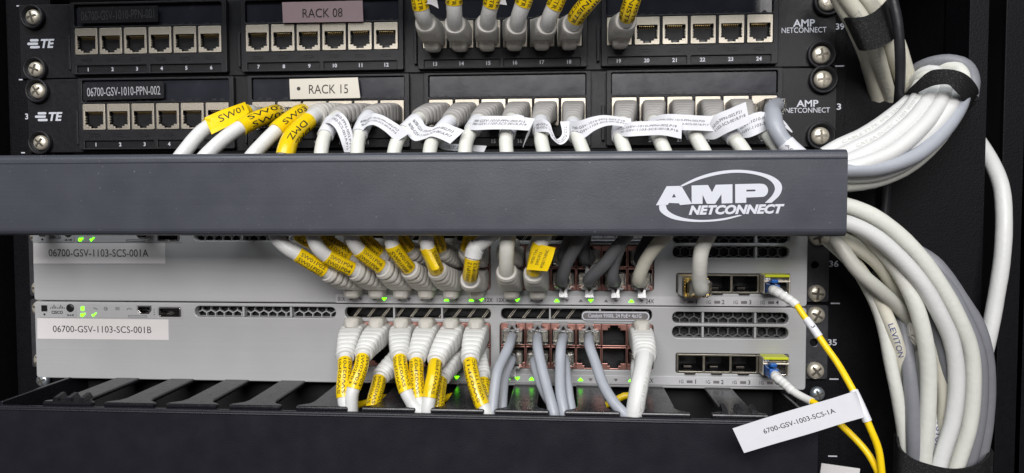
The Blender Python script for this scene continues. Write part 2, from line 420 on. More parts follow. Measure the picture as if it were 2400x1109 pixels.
def lathe(mb, x, y, z, prof, n=20, mi=0):
    """prof: list of (radius, dy) going towards the viewer (-y)"""
    V = []; F = []
    for r_, d in prof:
        for k in range(n):
            t = 2*math.pi*k/n; V.append((x+r_*math.cos(t), y-d, z+r_*math.sin(t)))
    for i in range(len(prof)-1):
        for k in range(n):
            k2 = (k+1) % n; F.append((i*n+k, i*n+k2, (i+1)*n+k2, (i+1)*n+k))
    F.append(tuple((len(prof)-1)*n+k for k in range(n)))
    return mb.add(V, F, mi, True)
def screw(parent, x, y, z, r, mname='steel', cup=True, rot=20):
    if cup:
        cb = MB(); lathe(cb, x, y, z, [(r*1.55, 0), (r*1.58, 2.6), (r*1.42, 3.2), (r*1.30, 2.8), (r*1.28, .3), (.1, .3)], 28)
        cb.build('screw_cup', M['panel2'], parent)
    sb = MB(); lathe(sb, x, y, z, [(r*.98, 0), (r, .6), (r*.97, 1.3), (r*.88, 2.1), (r*.70, 2.7), (r*.45, 3.05), (r*.2, 3.15)], 24)
    o = sb.build('screw', M[mname], parent)
    c = MB(); w_, l = r*.13, r*.66
    pts = [(w_, w_), (w_, l), (-w_, l), (-w_, w_), (-l, w_), (-l, -w_), (-w_, -w_), (-w_, -l), (w_, -l), (w_, -w_), (l, -w_), (l, w_)]
    cs, sn = math.cos(math.radians(rot)), math.sin(math.radians(rot))
    plate(c, [[(x+p*cs-q*sn, z+p*sn+q*cs) for p, q in pts]], y-3.22, y-2.3)
    c.build('cross_shade', M['recess'], o)

# ------------------------------------------------------------------ patch panels
def make_jack(parent, x, zt):
    W, H = 13.9, 15.4
    def L(pts): return [(x+p, zt+q) for p, q in pts]
    hole = [(1.25,-4.5),(12.65,-4.5),(12.65,-12.3),(10.7,-12.3),(10.7,-13.3),(9.1,-13.3),(9.1,-14.5),(4.8,-14.5),(4.8,-13.3),(3.2,-13.3),(3.2,-12.3),(1.25,-12.3)]
    mb = MB(); plate(mb, [rrect(x, x+W, zt-H, zt, .5, 2), L(hole)], -5.6, -4.2, .15)
    n = len(hole); V = [(p, -4.8, q) for p, q in L(hole)] + [(p, 6, q) for p, q in L(hole)]
    mb.add(V, [(i, (i+1) % n, n+(i+1) % n, n+i) for i in range(n)] + [tuple(range(n, 2*n))], 1)
    mb.box(x, x+W, -4.2, 10, zt-.9, zt, 0, 0)
    for k in range(3):
        for xx in (1.1, 12.3):
            mb.box(x+xx, x+xx+.5, -5.2, -3.6, zt-7.6-k*1.5-.45, zt-7.6-k*1.5+.35, .1, 0)
    mb.box(x+5.6, x+8.4, -3.6, 3, zt-14.3, zt-12.9, .2, 1)
    j = mb.build('jack', [M['nickel'], M['socket']], parent)
    cb = MB()
    for k in range(8):
        xx = x+2.7+k*1.1
        cb.add([(xx,-4.1,zt-4.7),(xx+.5,-4.1,zt-4.7),(xx+.45,4.5,zt-8.6),(xx,4.5,zt-8.6),(xx,-4.1,zt-5.1),(xx+.5,-4.1,zt-5.1),(xx+.45,4.5,zt-8.9),(xx,4.5,zt-8.9)],
               [(0,1,2,3),(7,6,5,4),(0,3,7,4),(1,5,6,2),(0,4,5,1)])
    cb.build('contact_wires', M['brass'], j)
    return j
MODS39 = [(-202.6, 15.25), (-97.5, 15.3), (7.6, 15.45), (113.0, 15.55)]
MODS38 = [(-199.0, 15.25), (-94.4, 15.33), (10.9, 15.25), (115.9, 15.55)]
JX = {}
JACK = None
def patch_panel(row, label, zt, mods, xl, xr):
    global JACK
    zl, zh = zt-28.5, zt+15.7
    t = thing('patch_bay', label, 'patch panel', ((xl+xr)/2, 0, zl), 'black patch panels')
    MB().box(xl, xr, -1.8, .2, zl, zh, .4).build('faceplate', M['panel'], t)
    no = 1
    for mi_, (x0, pit) in enumerate(mods):
        xe = x0+5*pit+13.9
        xm = (x0+xe)/2
        holes = [rrect(x0+i*pit-.25, x0+i*pit+14.15, zt-15.65, zt+.25, .4, 1) for i in range(6)]
        holes.append(rrect(x0-.3, xe+.3, zt+1.3, zt+14.0, .6, 1))
        ns = [(x0+.6, xm-1.2), (xm+1.2, xe-.6)]
        for p, q in ns: holes.append(rrect(p, q, zt-26.3, zt-22.0, .3, 1))
        mb = MB(); plate(mb, [rrect(x0-3.1, xe+3.2, zt-27.2, zt+15.4, .8, 2)] + holes, -5.4, -1.6, .35)
        for i in range(6):
            xc = x0+i*pit+6.9; zc = zt-18.6
            plate(mb, [rrect(xc-3.1, xc+3.1, zc-.85, zc+.85, .84, 3), rrect(xc-2.7, xc+2.7, zc-.45, zc+.45, .44, 3)], -5.65, -5.3)
        mo = mb.build('port_module', M['panel2'], t)
        MB().box(x0-5.6, x0-3.9, -4.6, -1.7, zt-24, zt-4, .3).build('module_clip', M['panel2'], t)
        MB().box(x0, xe, -3.6, -2.4, zt+1.5, zt+13.8, .2).build('label_window', M['holder'], t)
        tabs = MB()
        for i in range(6):
            for d in (4.4, 9.6):
                xc = x0+i*pit+d
                tabs.add([(xc+1.3*math.cos(a_*math.pi/8), y_, zt+1.45+1.3*math.sin(a_*math.pi/8)) for y_ in (-4.3, -3.5) for a_ in range(9)],
                         [tuple(range(9))] + [(k, k+9, k+10, k+1) for k in range(8)])
        tabs.build('window_tabs', M['panel2'], t)
        for p, q in ns:
            s_ = MB().box(p-.2, q+.2, -4.2, -1.7, zt-26.5, zt-21.8).build('number_strip', M['panel'], t)
            for i in range(3):
                tb = MB()
                xc = x0+(no-1-mi_*6)*pit+6.9; tx = str(no); textgeo(tx, .03); wd = 2.3*_ta[tx]
                text(tb, tx, xc-wd/2, xc+wd/2, zt-25.2, zt-22.9, -4.3, bold=.03); no += 1
                tb.build('lettering', M['print_white'], s_)
        for i in range(6):
            x = x0+i*pit; JX[(row, mi_*6+i+1)] = x+6.95
            if JACK is None: JACK = (make_jack(t, x, zt), x, zt)
            else: dup(JACK[0], t, (x-JACK[1], 0, zt-JACK[2]))
    return t
p39 = patch_panel(39, 'upper black patch panel, mostly empty ports, with the RACK 08 sticker', 162.0, MODS39, -240.5, 240.2)
p38 = patch_panel(38, 'lower black patch panel filled with cables, with the RACK 15 sticker', 117.2, MODS38, -236.8, 241.2)
def te_logo(parent, px0, py0, px1, py1, y):
    a, b = at(px0, py0, y), at(px1, py1, y); w_, h = b.x-a.x, a.z-b.z; mb = MB()
    for x0, x1, k in ((.10, .42, .86), (0, .40, .5), (.10, .46, .14)):
        plate(mb, [rrect(a.x+w_*x0, a.x+w_*x1, b.z+h*(k-.13), b.z+h*(k+.13), h*.129, 4)], y-.15, y)
    text(mb, 'TE', a.x+w_*.50, b.x, b.z+.15, a.z-.15, y-.1, bold=.035, shear=.2)
    mb.build('logo', M['print_white'], parent)
te_logo(p39, 64, 92, 128, 113, -1.95); te_logo(p38, 82, 263, 147, 284, -1.95)
for pp, r1, r2 in ((p39, (1859, 47, 1910, 64), (1832, 63, 1937, 78)), (p38, (1867, 236, 1918, 252), (1841, 251, 1945, 266))):
    mb = MB(); a, b = at(r1[0], r1[1], -2), at(r1[2], r1[3], -2); text(mb, 'AMP', a.x, b.x, b.z+.45, a.z+.25, -2., bold=.022)
    a, b = at(r2[0], r2[1], -2), at(r2[2], r2[3], -2); text(mb, 'NETCONNECT', a.x, b.x, b.z+.5, a.z-.5, -2., bold=.004)
    mb.build('logo', M['print_white'], pp)
for pp, px, py, r in ((p39, 72, 38, 15), (p39, 78, 161, 70), (p38, 83, 212, 35), (p38, 90, 334, 50), (p39, 1928, 127, 10), (p38, 1932, 185, 2), (p38, 1926, 318, 6)):
    q = at(px, py, -5); screw(pp, q.x, -1.8, q.z, 4.6 if px < 1000 else 5.0, 'steel', True, r)
q = at(1943, 2, -5); screw(p39, q.x, -1.8, q.z, 5.0, 'steel', True, 40)
def sticker(parent, quad, y, th, mname, txt=None, tr=None, ink='ink', label=None, bold=0., name='sticker', dot=None):
    """quad: four photo corners (tl, tr, br, bl)"""
    P = [at(x, z, y) for x, z in quad]; mb = MB()
    V = [(p.x, y-th, p.z) for p in P] + [(p.x, y, p.z) for p in P]
    mb.add(V, [(3, 2, 1, 0), (0, 1, 5, 4), (1, 2, 6, 5), (2, 3, 7, 6), (3, 0, 4, 7)])
    o = mb.build(name, M[mname], parent)
    if label: o['label'] = label
    if txt:
        a, b = at(tr[0], tr[1], y-th), at(tr[2], tr[3], y-th); tb = MB()
        text(tb, txt, a.x, b.x, b.z, a.z, y-th-.12, bold=bold, rot=tr[4] if len(tr) > 4 else 0)
        if dot: q = at(*dot, y-th); plate(tb, [circ(q.x, q.z, 1.1, 14)], y-th-.15, y-th-.05)
        tb.build('lettering', M[ink], o)
    return o
sticker(p39, [(186,19),(372,14),(372,52),(186,56)], -5.8, .9, 'sticker_black', '06700-GSV-1010-PPN-001', (190, 26, 362, 44, .015), 'print_dim', 'black name sticker ending in 001')
sticker(p38, [(196,197),(386,192),(386,231),(198,236)], -5.6, .9, 'sticker_black', '06700-GSV-1010-PPN-002', (204, 205, 376, 223, .012), 'print_grey', 'black name sticker ending in 002')
sticker(p39, [(662,6),(850,2),(852,51),(664,54)], -6.4, .5, 'sticker_shade', 'RACK 08', (709, 21, 803, 40), 'ink_brown', 'RACK 08 sticker with mauve shade painted into its colour')
sticker(p38, [(679,186),(839,182),(845,230),(681,233)], -6.6, .6, 'sticker', 'RACK 15', (724, 199, 816, 219), 'ink_brown', 'cream RACK 15 sticker', dot=(700, 208))

# ------------------------------------------------------------------ cable managers
def xprism(mb, prof, x0, x1, mi=0):
    n = len(prof); V = [(x0, y, z) for y, z in prof] + [(x1, y, z) for y, z in prof]
    return mb.add(V, [(i, (i+1) % n, n+(i+1) % n, n+i) for i in range(n)] + [tuple(range(n))[::-1], tuple(range(n, 2*n))], mi)
def cprof(yf, z0, z1, back, t=1.9, r=3.6):
    o = [(back, z1), (yf+r*1.2, z1)]
    for k in range(1, 5): a_ = math.pi/2*k/5; o.append((yf+r-r*math.sin(a_), z1-r+r*math.cos(a_)))
    o += [(yf, z1-r), (yf, z0+r)]
    for k in range(1, 5): a_ = math.pi/2*k/5; o.append((yf+r-r*math.cos(a_), z0+r-r*math.sin(a_)))
    o += [(yf+r*1.2, z0), (back, z0), (back, z0+t), (yf+t, z0+t), (yf+t, z1-t), (back, z1-t)]
    return o
up = thing('cable_manager', 'charcoal duct cover with a large white logo across the middle of the rack', 'cable duct', (0, -40, 41.3), 'horizontal cable managers')
mb = MB(); xprism(mb, cprof(-75, 41.3, 82.2, -67), -220, 220.4); mb.build('cover', M['duct'], up)
mb = MB(); xprism(mb, [(-75.3, 77.9), (-75.0, 78.2), (-74.5, 78.2), (-74.5, 77.4), (-75.0, 77.4)], -219.8, 220.2); mb.build('cover_ridge', M['duct'], up)
MB().box(-216, 216, -5, -2.2, 45.5, 80, .4).build('base_tray', M['finger'], up)
arm0 = None
for i in range(8):
    x = -210+60*i
    if arm0 is None: arm0 = MB().box(x-4, x+4, -73, -5.2, 43.4, 45.2, .4).build('support_arm', M['finger'], up)
    else: dup(arm0, up, (60*i, 0, 0))
# printed logo on the cover
lg = MB()
def lp(px, py): q = at(px, py, -75.2); return (q.x, q.z)
def poly(pts): plate(lg, [[lp(1500+x/4.8, 370+y/4.8) for x, y in o] for o in pts], -75.25, -75.02)
poly([[(300,320),(465,316),(585,520),(450,532),(438,512),(325,508),(312,530),(180,534)], [(382,403),(405,445),(358,447)]])
poly([[(580,312),(765,306),(810,388),(852,304),(1040,298),(1040,510),(918,515),(916,410),(845,518),(752,518),(704,415),(704,518),(582,520)]])
P_ = [(1070,297),(1340,291)] + [(1365+76*math.sin(t*math.pi/10), 367-76*math.cos(t*math.pi/10)) for t in range(1, 10)] + [(1340,442),(1195,448),(1195,506),(1072,510)]
poly([P_, [(1196,360),(1290,357),(1304,367),(1290,378),(1196,380)]])
def swoosh(outer, inner): poly([outer + inner[::-1]])
def ell(cx, cy, rx, ry, a0, a1, tilt, n=26):
    o = []
    for k in range(n+1):
        t = math.radians(a0+(a1-a0)*k/n); x, y = rx*math.cos(t), ry*math.sin(t); c_, s_ = math.cos(tilt), math.sin(tilt)
        o.append((cx+x*c_-y*s_, cy+x*s_+y*c_))
    return o
def cm2(pts): return [(p.x, p.y) for p in catmull([Vector((x, y, 0)) for x, y in pts], 6)]
swoosh(cm2([(445,318),(640,222),(860,158),(1100,135),(1330,160),(1500,215),(1580,280),(1598,340),(1570,420),(1480,506)]),
       cm2([(470,326),(660,248),(880,190),(1100,168),(1300,190),(1440,240),(1500,295),(1518,350),(1490,420),(1405,508)]))
swoosh(cm2([(214,536),(222,590),(270,640),(370,688),(560,718),(760,720),(950,700),(1150,650)]),
       cm2([(290,528),(305,580),(370,632),(500,678),(650,698),(800,696),(960,676),(1120,642)]))
a_, b_ = at(1500+548/4.8, 370+517/4.8, -75.2), at(1500+1625/4.8, 370+640/4.8, -75.2)
text(lg, 'NETCONNECT', a_.x, b_.x, b_.z+.2, a_.z-.5, -75.25, bold=.05, shear=.28, rot=math.radians(.9))
lg.build('logo', M['print_white'], up)
lo = thing('cable_manager', 'black finger duct along the bottom of the picture, plain unmarked cover', 'cable duct', (0, -40, -90), 'horizontal cable managers')
mb = MB(); xprism(mb, cprof(-75, -92, -46.3, -72.6, 1.8, 1.0), -201.5, 209); mb.build('cover', M['duct_black'], lo)
mb = MB(); xprism(mb, [(-75.3, -48.0), (-75.0, -47.6), (-74.6, -47.6), (-74.6, -48.6), (-75.0, -48.6)], -201.4, 208.9); mb.build('cover_ridge', M['duct_black'], lo)
MB().box(-201, 208, -5, -2.4, -90, -44.8, .4).build('base_tray', M['void'], lo)
MB().box(-201, 208, -71, -5.2, -92, -90, .2).build('base_tray', M['void'], lo)
MB().box(-202.6, -200.6, -72.4, -5, -91.5, -44.6, .4).build('end_wall', M['finger'], lo)
MB().box(207.4, 209.2, -72.4, -5, -91.5, -46.6, .4).build('end_wall', M['finger'], lo)
def finger_geo(xc, ridges):
    v, f = plategeo([[(-7.4, 60), (-7.4, 10.5), (-8.6, 6.6), (-13.2, 3.4), (-13.6, 1.4), (-13.0, .4), (13.0, .4), (13.6, 1.4), (13.2, 3.4), (8.6, 6.6), (7.4, 10.5), (7.4, 60)]], 2.4, .8)
    mb = MB(); mb.add([(xc+p.x, -72.4+p.y, -45.6+p.z) for p in v], f)
    if ridges:
        for d in (-7, 0, 7):
            mb.add([(xc+d-1.6, -71, -44.5), (xc+d+1.6, -71, -44.5), (xc+d+1.6, -63, -44.5), (xc+d-1.6, -63, -44.5),
                    (xc+d-1.2, -70.6, -42.6), (xc+d+1.2, -70.6, -42.6), (xc+d+.9, -64.6, -41.2), (xc+d-.9, -64.6, -41.2)],
                   [(0,1,5,4),(1,2,6,5),(2,3,7,6),(3,0,4,7),(4,5,6,7)])
    return mb
FX = [at(px, 957, -70).x for px in (163, 307, 452, 600, 757, 912, 1072, 1223, 1388, 1552, 1733)]
f0 = None
for i, x in enumerate(FX):
    if i in (0, len(FX)-1): finger_geo(x, True).build('finger', M['finger'], lo)['label'] = 'finger with three small ridges at its tip'
    elif f0 is None: f0 = finger_geo(x, False).build('finger', M['finger'], lo); fx0 = x
    else: dup(f0, lo, (x-fx0, 0, 0))
for px, py in ((97, 893), (1918, 925)):
    q = at(px, py, -4); screw(lo, q.x, -1.5, q.z, 4.2, 'zinc', False, 25)
up2 = thing('cable_manager', 'unseen charcoal duct, deepened to shade the upper patch panel below it', 'cable duct', (0, -40, 181), 'horizontal cable managers')
mb = MB(); xprism(mb, cprof(-92, 179.5, 224, -84), -220, 220.4); mb.build('cover', M['duct'], up2)  # unseen cover, made deeper than the others to block light from the panel
MB().box(-216, 216, -5, -2.2, 186, 222, .4).build('base_tray', M['finger'], up2)

# ------------------------------------------------------------------ switches
def hexgrille(x0, x1, z0, z1, y0, y1, pitch, divs=(), zoff=0.):
    r = pitch/2/math.cos(math.pi/6)*.90; holes = []; row = 0; z = z0-pitch+zoff
    while z < z1+pitch:
        x = x0-pitch+(pitch/2 if row % 2 else 0)
        while x < x1+pitch:
            h = [(x+r*math.sin(k*math.pi/3), z+r*math.cos(k*math.pi/3)) for k in range(6)]
            h = [(min(max(p, x0+.3), x1-.3), min(max(q, z0+.3), z1-.3)) for p, q in h]
            A = sum(h[i-1][0]*h[i][1]-h[i][0]*h[i-1][1] for i in range(6))
            if abs(A) > 1.2: holes.append(h)
            x += pitch
        z += pitch*.866; row += 1
    mb = MB(); plate(mb, [[(x0, z0), (x1, z0), (x1, z1), (x0, z1)]] + holes, y0, y1)
    return mb
PORT = None
def make_port(parent, x, z, w_):
    """upper-row style port: latch notch on top; x,z = centre of the cell"""
    hole = [(-6.4,-5.6),(6.4,-5.6),(6.4,2.9),(3.5,2.9),(3.5,4.2),(2.3,4.2),(2.3,5.6),(-2.3,5.6),(-2.3,4.2),(-3.5,4.2),(-3.5,2.9),(-6.4,2.9)]
    H = [(x+p, z+q) for p, q in hole]; n = len(H); mb = MB()
    plate(mb, [rrect(x-w_/2, x+w_/2, z-6.2, z+6.2, .3, 1), H], -19.0, -17.9, .15)
    mb.add([(p, -18.2, q) for p, q in H] + [(p, -6, q) for p, q in H], [(i, (i+1) % n, n+(i+1) % n, n+i) for i in range(n)] + [tuple(range(n, 2*n))], 1)
    for k in range(8):
        xx = x-3.9+k*1.1; mb.box(xx, xx+.4, -16, -9, z-4.3, z-3.9, 0, 2)
    return mb.build('port', [M['rose'], M['socket'], M['slate']], parent)
LEDM = {}
COLX = [-29.0, -15.4, -1.2, 11.8, 25.8, 39.9, 60.1, 73.7, 87.8, 101.0, 115.0, 128.9]
def net_switch(label, dz, ztop, zbot, lit, name_t, quad, tr, slbl):
    t = thing('network_switch', label, 'network switch', (0, -20, zbot), 'grey network switches')
    def Z(z): return z+dz
    def R(x0, x1, z0, z1, r=.5, n=3): return rrect(x0, x1, Z(z0), Z(z1), r, n)
    vL, vM, vR = R(-124.4,-41,-8.0,-1.8,2.8), R(-35.7,47.9,-7.8,-1.7,2.4), R(53.7,137.5,-7.8,-1.5,2.4)
    r1, r2 = R(148.6,211.2,-9.0,-2.7,2.8), R(148.6,211.2,-17.1,-10.7,2.8)
    bL, bR, cg = R(-36.3,47.8,-35.6,-9.9,1.8), R(53.0,138.4,-35.6,-9.9,1.8), R(150.7,211.6,-36.6,-25.7,1.)
    ub, mu = R(-146.0,-132.8,-8.2,-2.9,.8), [( -158.8,Z(-2.2)),(-150.7,Z(-2.2)),(-150.7,Z(-4.6)),(-152.2,Z(-6.6)),(-157.3,Z(-6.6)),(-158.8,Z(-4.6))]
    mb = MB(); plate(mb, [rrect(-222.2, 220.8, zbot, ztop, 1.8, 4), vL, vM, vR, r1, r2, bL, bR, cg, ub, mu], -20, -15.5, .55)
    mb.build('faceplate', M['switch'], t)
    MB().box(-220, 218.6, 2, 230, zbot+.4, ztop-.4, .5).build('chassis', M['switch_dark'], t)
    for z0, z1 in ((ztop-1.0, ztop-.1), (zbot+.1, zbot+.7)):
        MB().box(-219.6, 218.4, -15.4, 1.8, z0, z1).build('chassis_edge', M['switch_dark'], t)
    for x in (-220, 217.6): MB().box(x, x+1, -15.4, 1.8, zbot+.9, ztop-1.2).build('chassis_edge', M['switch'], t)
    # vents
    for (x0, x1, z0, z1), dv, zo in (((-125,-40.5,-8.3,-1.5), (-95.6,-67.5), 1.3), ((148,212,-9.3,-2.4), (165.3,193.6), 1.2), ((148,212,-17.4,-10.4), (165.3,193.6), 4.0)):
        g = hexgrille(x0, x1, Z(z0), Z(z1), -15.3, -13.2, 5.3, (), zo)
        g.build('vent_grille', M['switch'] if x0 < 0 else M['vent'], t)
        MB().box(x0, x1, -12, -11, Z(z0), Z(z1)).build('vent_back', M['socket'], t)
        for d in dv: MB().box(d-.6, d+.6, -19.4, -15.4, Z(z0+.5), Z(z1-.5), .15).build('vent_divider', M['switch'], t)
    for (x0, x1), dv in (((-36,48.2), (-7.4, 20.1)), ((53.4,137.8), (81.1, 109.0))):
        MB().box(x0, x1, -9, -8, Z(-8), Z(-1.4)).build('vent_back', M['socket'], t)
        wb = MB(); x = x0+6
        while x < x1-3:
            for d in (0, 1.1):
                wb.box(x+d-.12, x+d+.12, -14.5, -14.2, Z(-8.6), Z(-.9), M4=Matrix.Rotation(math.radians(38), 4, 'Y'))
            x += 8.3
        wb.build('vent_wires', M['steel'], t)
        for d in dv: MB().box(d-.5, d+.5, -19.4, -15.4, Z(-7.8), Z(-1.7), .15).build('vent_divider', M['switch'], t)
    # ports
    global PORT
    for i in range(12):
        x = (-36.0+13.93*(i+.5)) if i < 6 else (53.3+14.13*(i-5.5))
        JX[('sw', dz, i+1)] = x
        for up_ in (True, False):
            z = Z(-16.4) if up_ else Z(-29.2)
            if PORT is None: PORT = (make_port(t, x, z, 13.9), x, z); continue
            c = dup(PORT[0], t, (x-PORT[1], 0, z-PORT[2]))
            if not up_: c.rotation_euler = (0, math.pi, 0); c.location.z -= .1*S
    # SFP cage
    mb = MB(); slots = [R(152.0+14.45*k, 165.2+14.45*k, -35.5, -26.9, .3, 1) for k in range(4)]
    plate(mb, [R(151.0, 211.3, -36.3, -26.0, .6, 2)] + slots, -20.6, -19.4, .15)
    for k in range(4):
        x0, x1, z0, z1 = 152.0+14.45*k, 165.2+14.45*k, Z(-35.5), Z(-26.9)
        mb.add([(x0,-19.5,z0),(x1,-19.5,z0),(x1,-19.5,z1),(x0,-19.5,z1),(x0,0,z0),(x1,0,z0),(x1,0,z1),(x0,0,z1)],
               [(0,1,5,4),(1,2,6,5),(2,3,7,6),(3,0,4,7),(4,5,6,7)], 1)
        mb.box(x0+3.4, x0+9.2, -21.6, -20.2, Z(-37.0), Z(-36.0), .2, 2)
        mb.box(x0+3.6, x0+8.4, -15, -9, Z(-35.2), Z(-33.6), .4, 2)
    mb.build('sfp_cage', [M['cage'], M['socket'], M['slate']], t)
    # status strip
    for x0, x1 in ((-219.2, -196.4), (-195.6, -131.4)):
        mb = MB(); o_ = [R(x0, x1, -9.2, -1.1, 1.0)]
        if x1 > -150: o_ += [R(-146.6,-132.2,-8.7,-2.4,1.), [(-159.4,Z(-1.7)),(-150.1,Z(-1.7)),(-150.1,Z(-4.8)),(-152,Z(-7.2)),(-157.5,Z(-7.2)),(-159.4,Z(-4.8))]]
        plate(mb, o_, -20.25, -19.8, .12); mb.build('status_panel', M['switch_lip'] if 0 else M['switch'], t)
    MB().box(-217.6, -214.0, -20.6, -19.9, Z(-5.6), Z(-2.0), .2).build('mode_button', M['socket'], t)
    mb = MB(); lathe(mb, -199.8, -20.1, Z(-3.5), [(2.4, 0), (2.35, .5), (1.6, .8), (.4, .85)], 20); mb.build('beacon_button', M['socket'], t)
    mb = MB()
    for k, h in enumerate((.5, 1., 1.9, 1., .5, 1., 1.9, 1., .5)):
        x = -211.9+k*1.06; mb.box(x-.2, x+.2, -20.42, -20.3, Z(-3.9), Z(-3.9+h*1.15), 0)
    text(mb, 'CISCO', -211.4, -204.4, Z(-7.0), Z(-5.2), -20.4, bold=.02); text(mb, '>•<', -201.9, -197.6, Z(-8.4), Z(-7.0), -20.4, bold=.02)
    plate(mb, [circ(-215.8, Z(-7.4), .6, 10)], -20.42, -20.3)
    mb.build('logo', M['ink'], t)
    mb = MB(); text(mb, 'S', -193.3, -191.1, Z(-5.0), Z(-2.5), -20.4, bold=.05)
    plate(mb, [circ(-192.6, Z(-7.6), 1.0, 12), circ(-192.6, Z(-7.6), .3, 6)], -20.5, -20.3); plate(mb, [[(-192.4,Z(-7.2)),(-190.7,Z(-6.3)),(-190.9,Z(-7.4)),(-192.0,Z(-8.0))]], -20.5, -20.3)
    plate(mb, [[(-186.6,Z(-7.4)),(-185.9,Z(-8.6)),(-183.7,Z(-6.3)),(-184.4,Z(-6.2)),(-185.8,Z(-7.7)),(-186.2,Z(-7.0))]], -20.5, -20.3)
    mb.build('status_led', M['led_on'], t)
    mb = MB()
    for k in range(3):
        mb.box(-172.2, -169.6, -20.4, -20.3, Z(-3.0-k*.7), Z(-2.7-k*.7)); mb.box(-185.6+k*.9, -184.9+k*.9, -20.4, -20.3, Z(-3.6-.3*k), Z(-3.1-.3*k))
        mb.box(-165.2+k*1.1, -164.4+k*1.1, -20.4, -20.3, Z(-4.1+.5*(k % 2)), Z(-3.5+.5*(k % 2)))
    plate(mb, [circ(-178.1, Z(-3.7), 1.15, 12), circ(-178.1, Z(-3.7), .8, 8)], -20.4, -20.3); mb.box(-178.4, -177.2, -20.4, -20.3, Z(-3.9), Z(-3.5))
    plate(mb, [R(-164.6, -153, -8.6, -7.4, .5), R(-164.3, -153.3, -8.35, -7.65, .3)], -20.4, -20.3)
    for k in range(3): mb.box(-148.9, -148.3, -20.4, -20.3, Z(-7.2+k*1.4), Z(-6.6+k*1.4))
    mb.build('status_icons', M['ink_grey'], t)
    mb = MB(); mo_ = [(p, q) for p, q in mu]; cx, cz = -154.75, Z(-4.4)
    plate(mb, [mo_, [(cx+(p-cx)*.82, cz+(q-cz)*.76) for p, q in mo_]], -20.3, -14, .1); mb.box(-158, -151.4, -13.8, -12, Z(-6.6), Z(-2.2), 0, 1); mb.box(-156.5, -153, -19, -14, Z(-4.7), Z(-4.0), 0, 1)
    mb.build('mini_usb_port', [M['alloy'], M['socket']], t)
    mb = MB(); plate(mb, [ub, R(-145.2,-133.6,-7.6,-3.5,.4)], -20.4, -13, .12); mb.box(-145.8, -133, -12.9, -11, Z(-8.1), Z(-3.0), 0, 1); mb.box(-144.6, -134.2, -18.5, -13, Z(-4.9), Z(-3.7), 0, 1)
    mb.build('usb_port', [M['alloy'], M['socket']], t)
    # link lights
    mb = MB(); plate(mb, [R(-40.8, 209.8, -43.4, -38.5, .5)], -20.7, -19.8, .2); st = mb.build('led_strip', M['switch_lip'], t)
    for i, xc in enumerate(COLX):
        for up_ in (True, False):
            xx = xc-2.8 if up_ else xc+2.8; on = (i+1, 'u' if up_ else 'd') in lit; k = (up_, on)
            if k not in LEDM:
                mb = MB(); s_ = 1 if up_ else -1; r_ = 1.45 if on else 1.2
                plate(mb, [[(-r_, -.75*s_), (r_, -.75*s_), (.12, .8*s_), (-.12, .8*s_)]], -.18, .1); LEDM[k] = mb.mesh('port_led', M['led_on'] if on else M['led_off'], (0, 0, 0))
            o = bpy.data.objects.new('port_led', LEDM[k]); link(o, (xx, -20.72, Z(-41.0)), t)
            if on: o['label'] = 'lit green port light'
    mb = MB()
    for tx, x0, x1 in (('01X', -39.4, -35.2), ('12X', 44.8, 49.2), ('13X', 51.5, 55.8), ('24X', 134.0, 138.4)): text(mb, tx, x0, x1, Z(-42.2), Z(-39.8), -20.82, bold=.01)
    for k in range(4):
        x = 152.6+14.45*k; text(mb, '1G', x, x+2.2, Z(-42.2), Z(-40.3), -20.82); textgeo(str(k+1), .01); wk = 2.3*_ta[str(k+1)]/2; text(mb, str(k+1), x+8.85-wk, x+8.85+wk, Z(-42.3), Z(-40.0), -20.82, bold=.01)
    mb.build('lettering', M['ink'], st)
    mb = MB()
    for k in range(4): mb.box(156.6+14.45*k, 159.8+14.45*k, -20.85, -20.72, Z(-42.0), Z(-40.5))
    mb.build('uplink_led', M['led_off'], t)
    mb = MB(); plate(mb, [R(98.6, 136.2, -8.0, -2.6, 2.4, 5)], -21.0, -19.4, .3); mo = mb.build('model_plate', M['led_off'], t)
    mb = MB(); plate(mb, [R(98.9, 135.9, -7.75, -2.85, 2.2, 5), R(99.5, 135.3, -7.2, -3.4, 1.8, 5)], -21.15, -20.95); text(mb, 'Catalyst 9300L 24 PoE+ 4x1G', 102.3, 131.6, Z(-6.7), Z(-3.9), -21.1, bold=.012)
    mb.build('lettering', M['print_white'], mo)
    # ears and screws
    for sg in (1, -1):
        x0, x1 = (221.4, 238.6) if sg > 0 else (-238.6, -222.6)
        hs = [circ(sg*230.8, Z(-22.2), 2.2, 16)]
        mb = MB(); plate(mb, [rrect(x0, x1, Z(-43.2), Z(-.8), 1.5, 3)] + hs, -2.2, -.2, .3); e = mb.build('mounting_ear', M['ear'], t)
        for zz, rt in ((-6.4, 62), (-38.2, 40)): screw(t, sg*231.6, -2.2, Z(zz), 4.9, 'steel', False, rt+dz)
    sticker(t, quad, -20.02, .18, 'sticker_grey', name_t, tr, 'ink', slbl, bold=-.004)
    return t
swA = net_switch('upper grey network switch with the 001A name sticker, partly under the charcoal duct', 44.2, 45.6, .8,
    {(2,'d'),(5,'u'),(6,'u'),(6,'d'),(7,'d'),(9,'u'),(10,'d'),(12,'u')}, '06700-GSV-1103-SCS-001A', [(79,570),(387,570),(388,618),(79,618)], (114, 584, 348, 602), 'white name sticker ending in 001A')
swB = net_switch('lower grey network switch with the 001B name sticker, above the black finger duct', 0, .1, -45.2,
    {(5,'d'),(7,'u'),(7,'d'),(8,'u'),(9,'d'),(10,'u'),(12,'u')}, '06700-GSV-1103-SCS-001B', [(88,746),(395,749),(396,797),(88,794)], (124, 763, 355, 781), 'white name sticker ending in 001B')

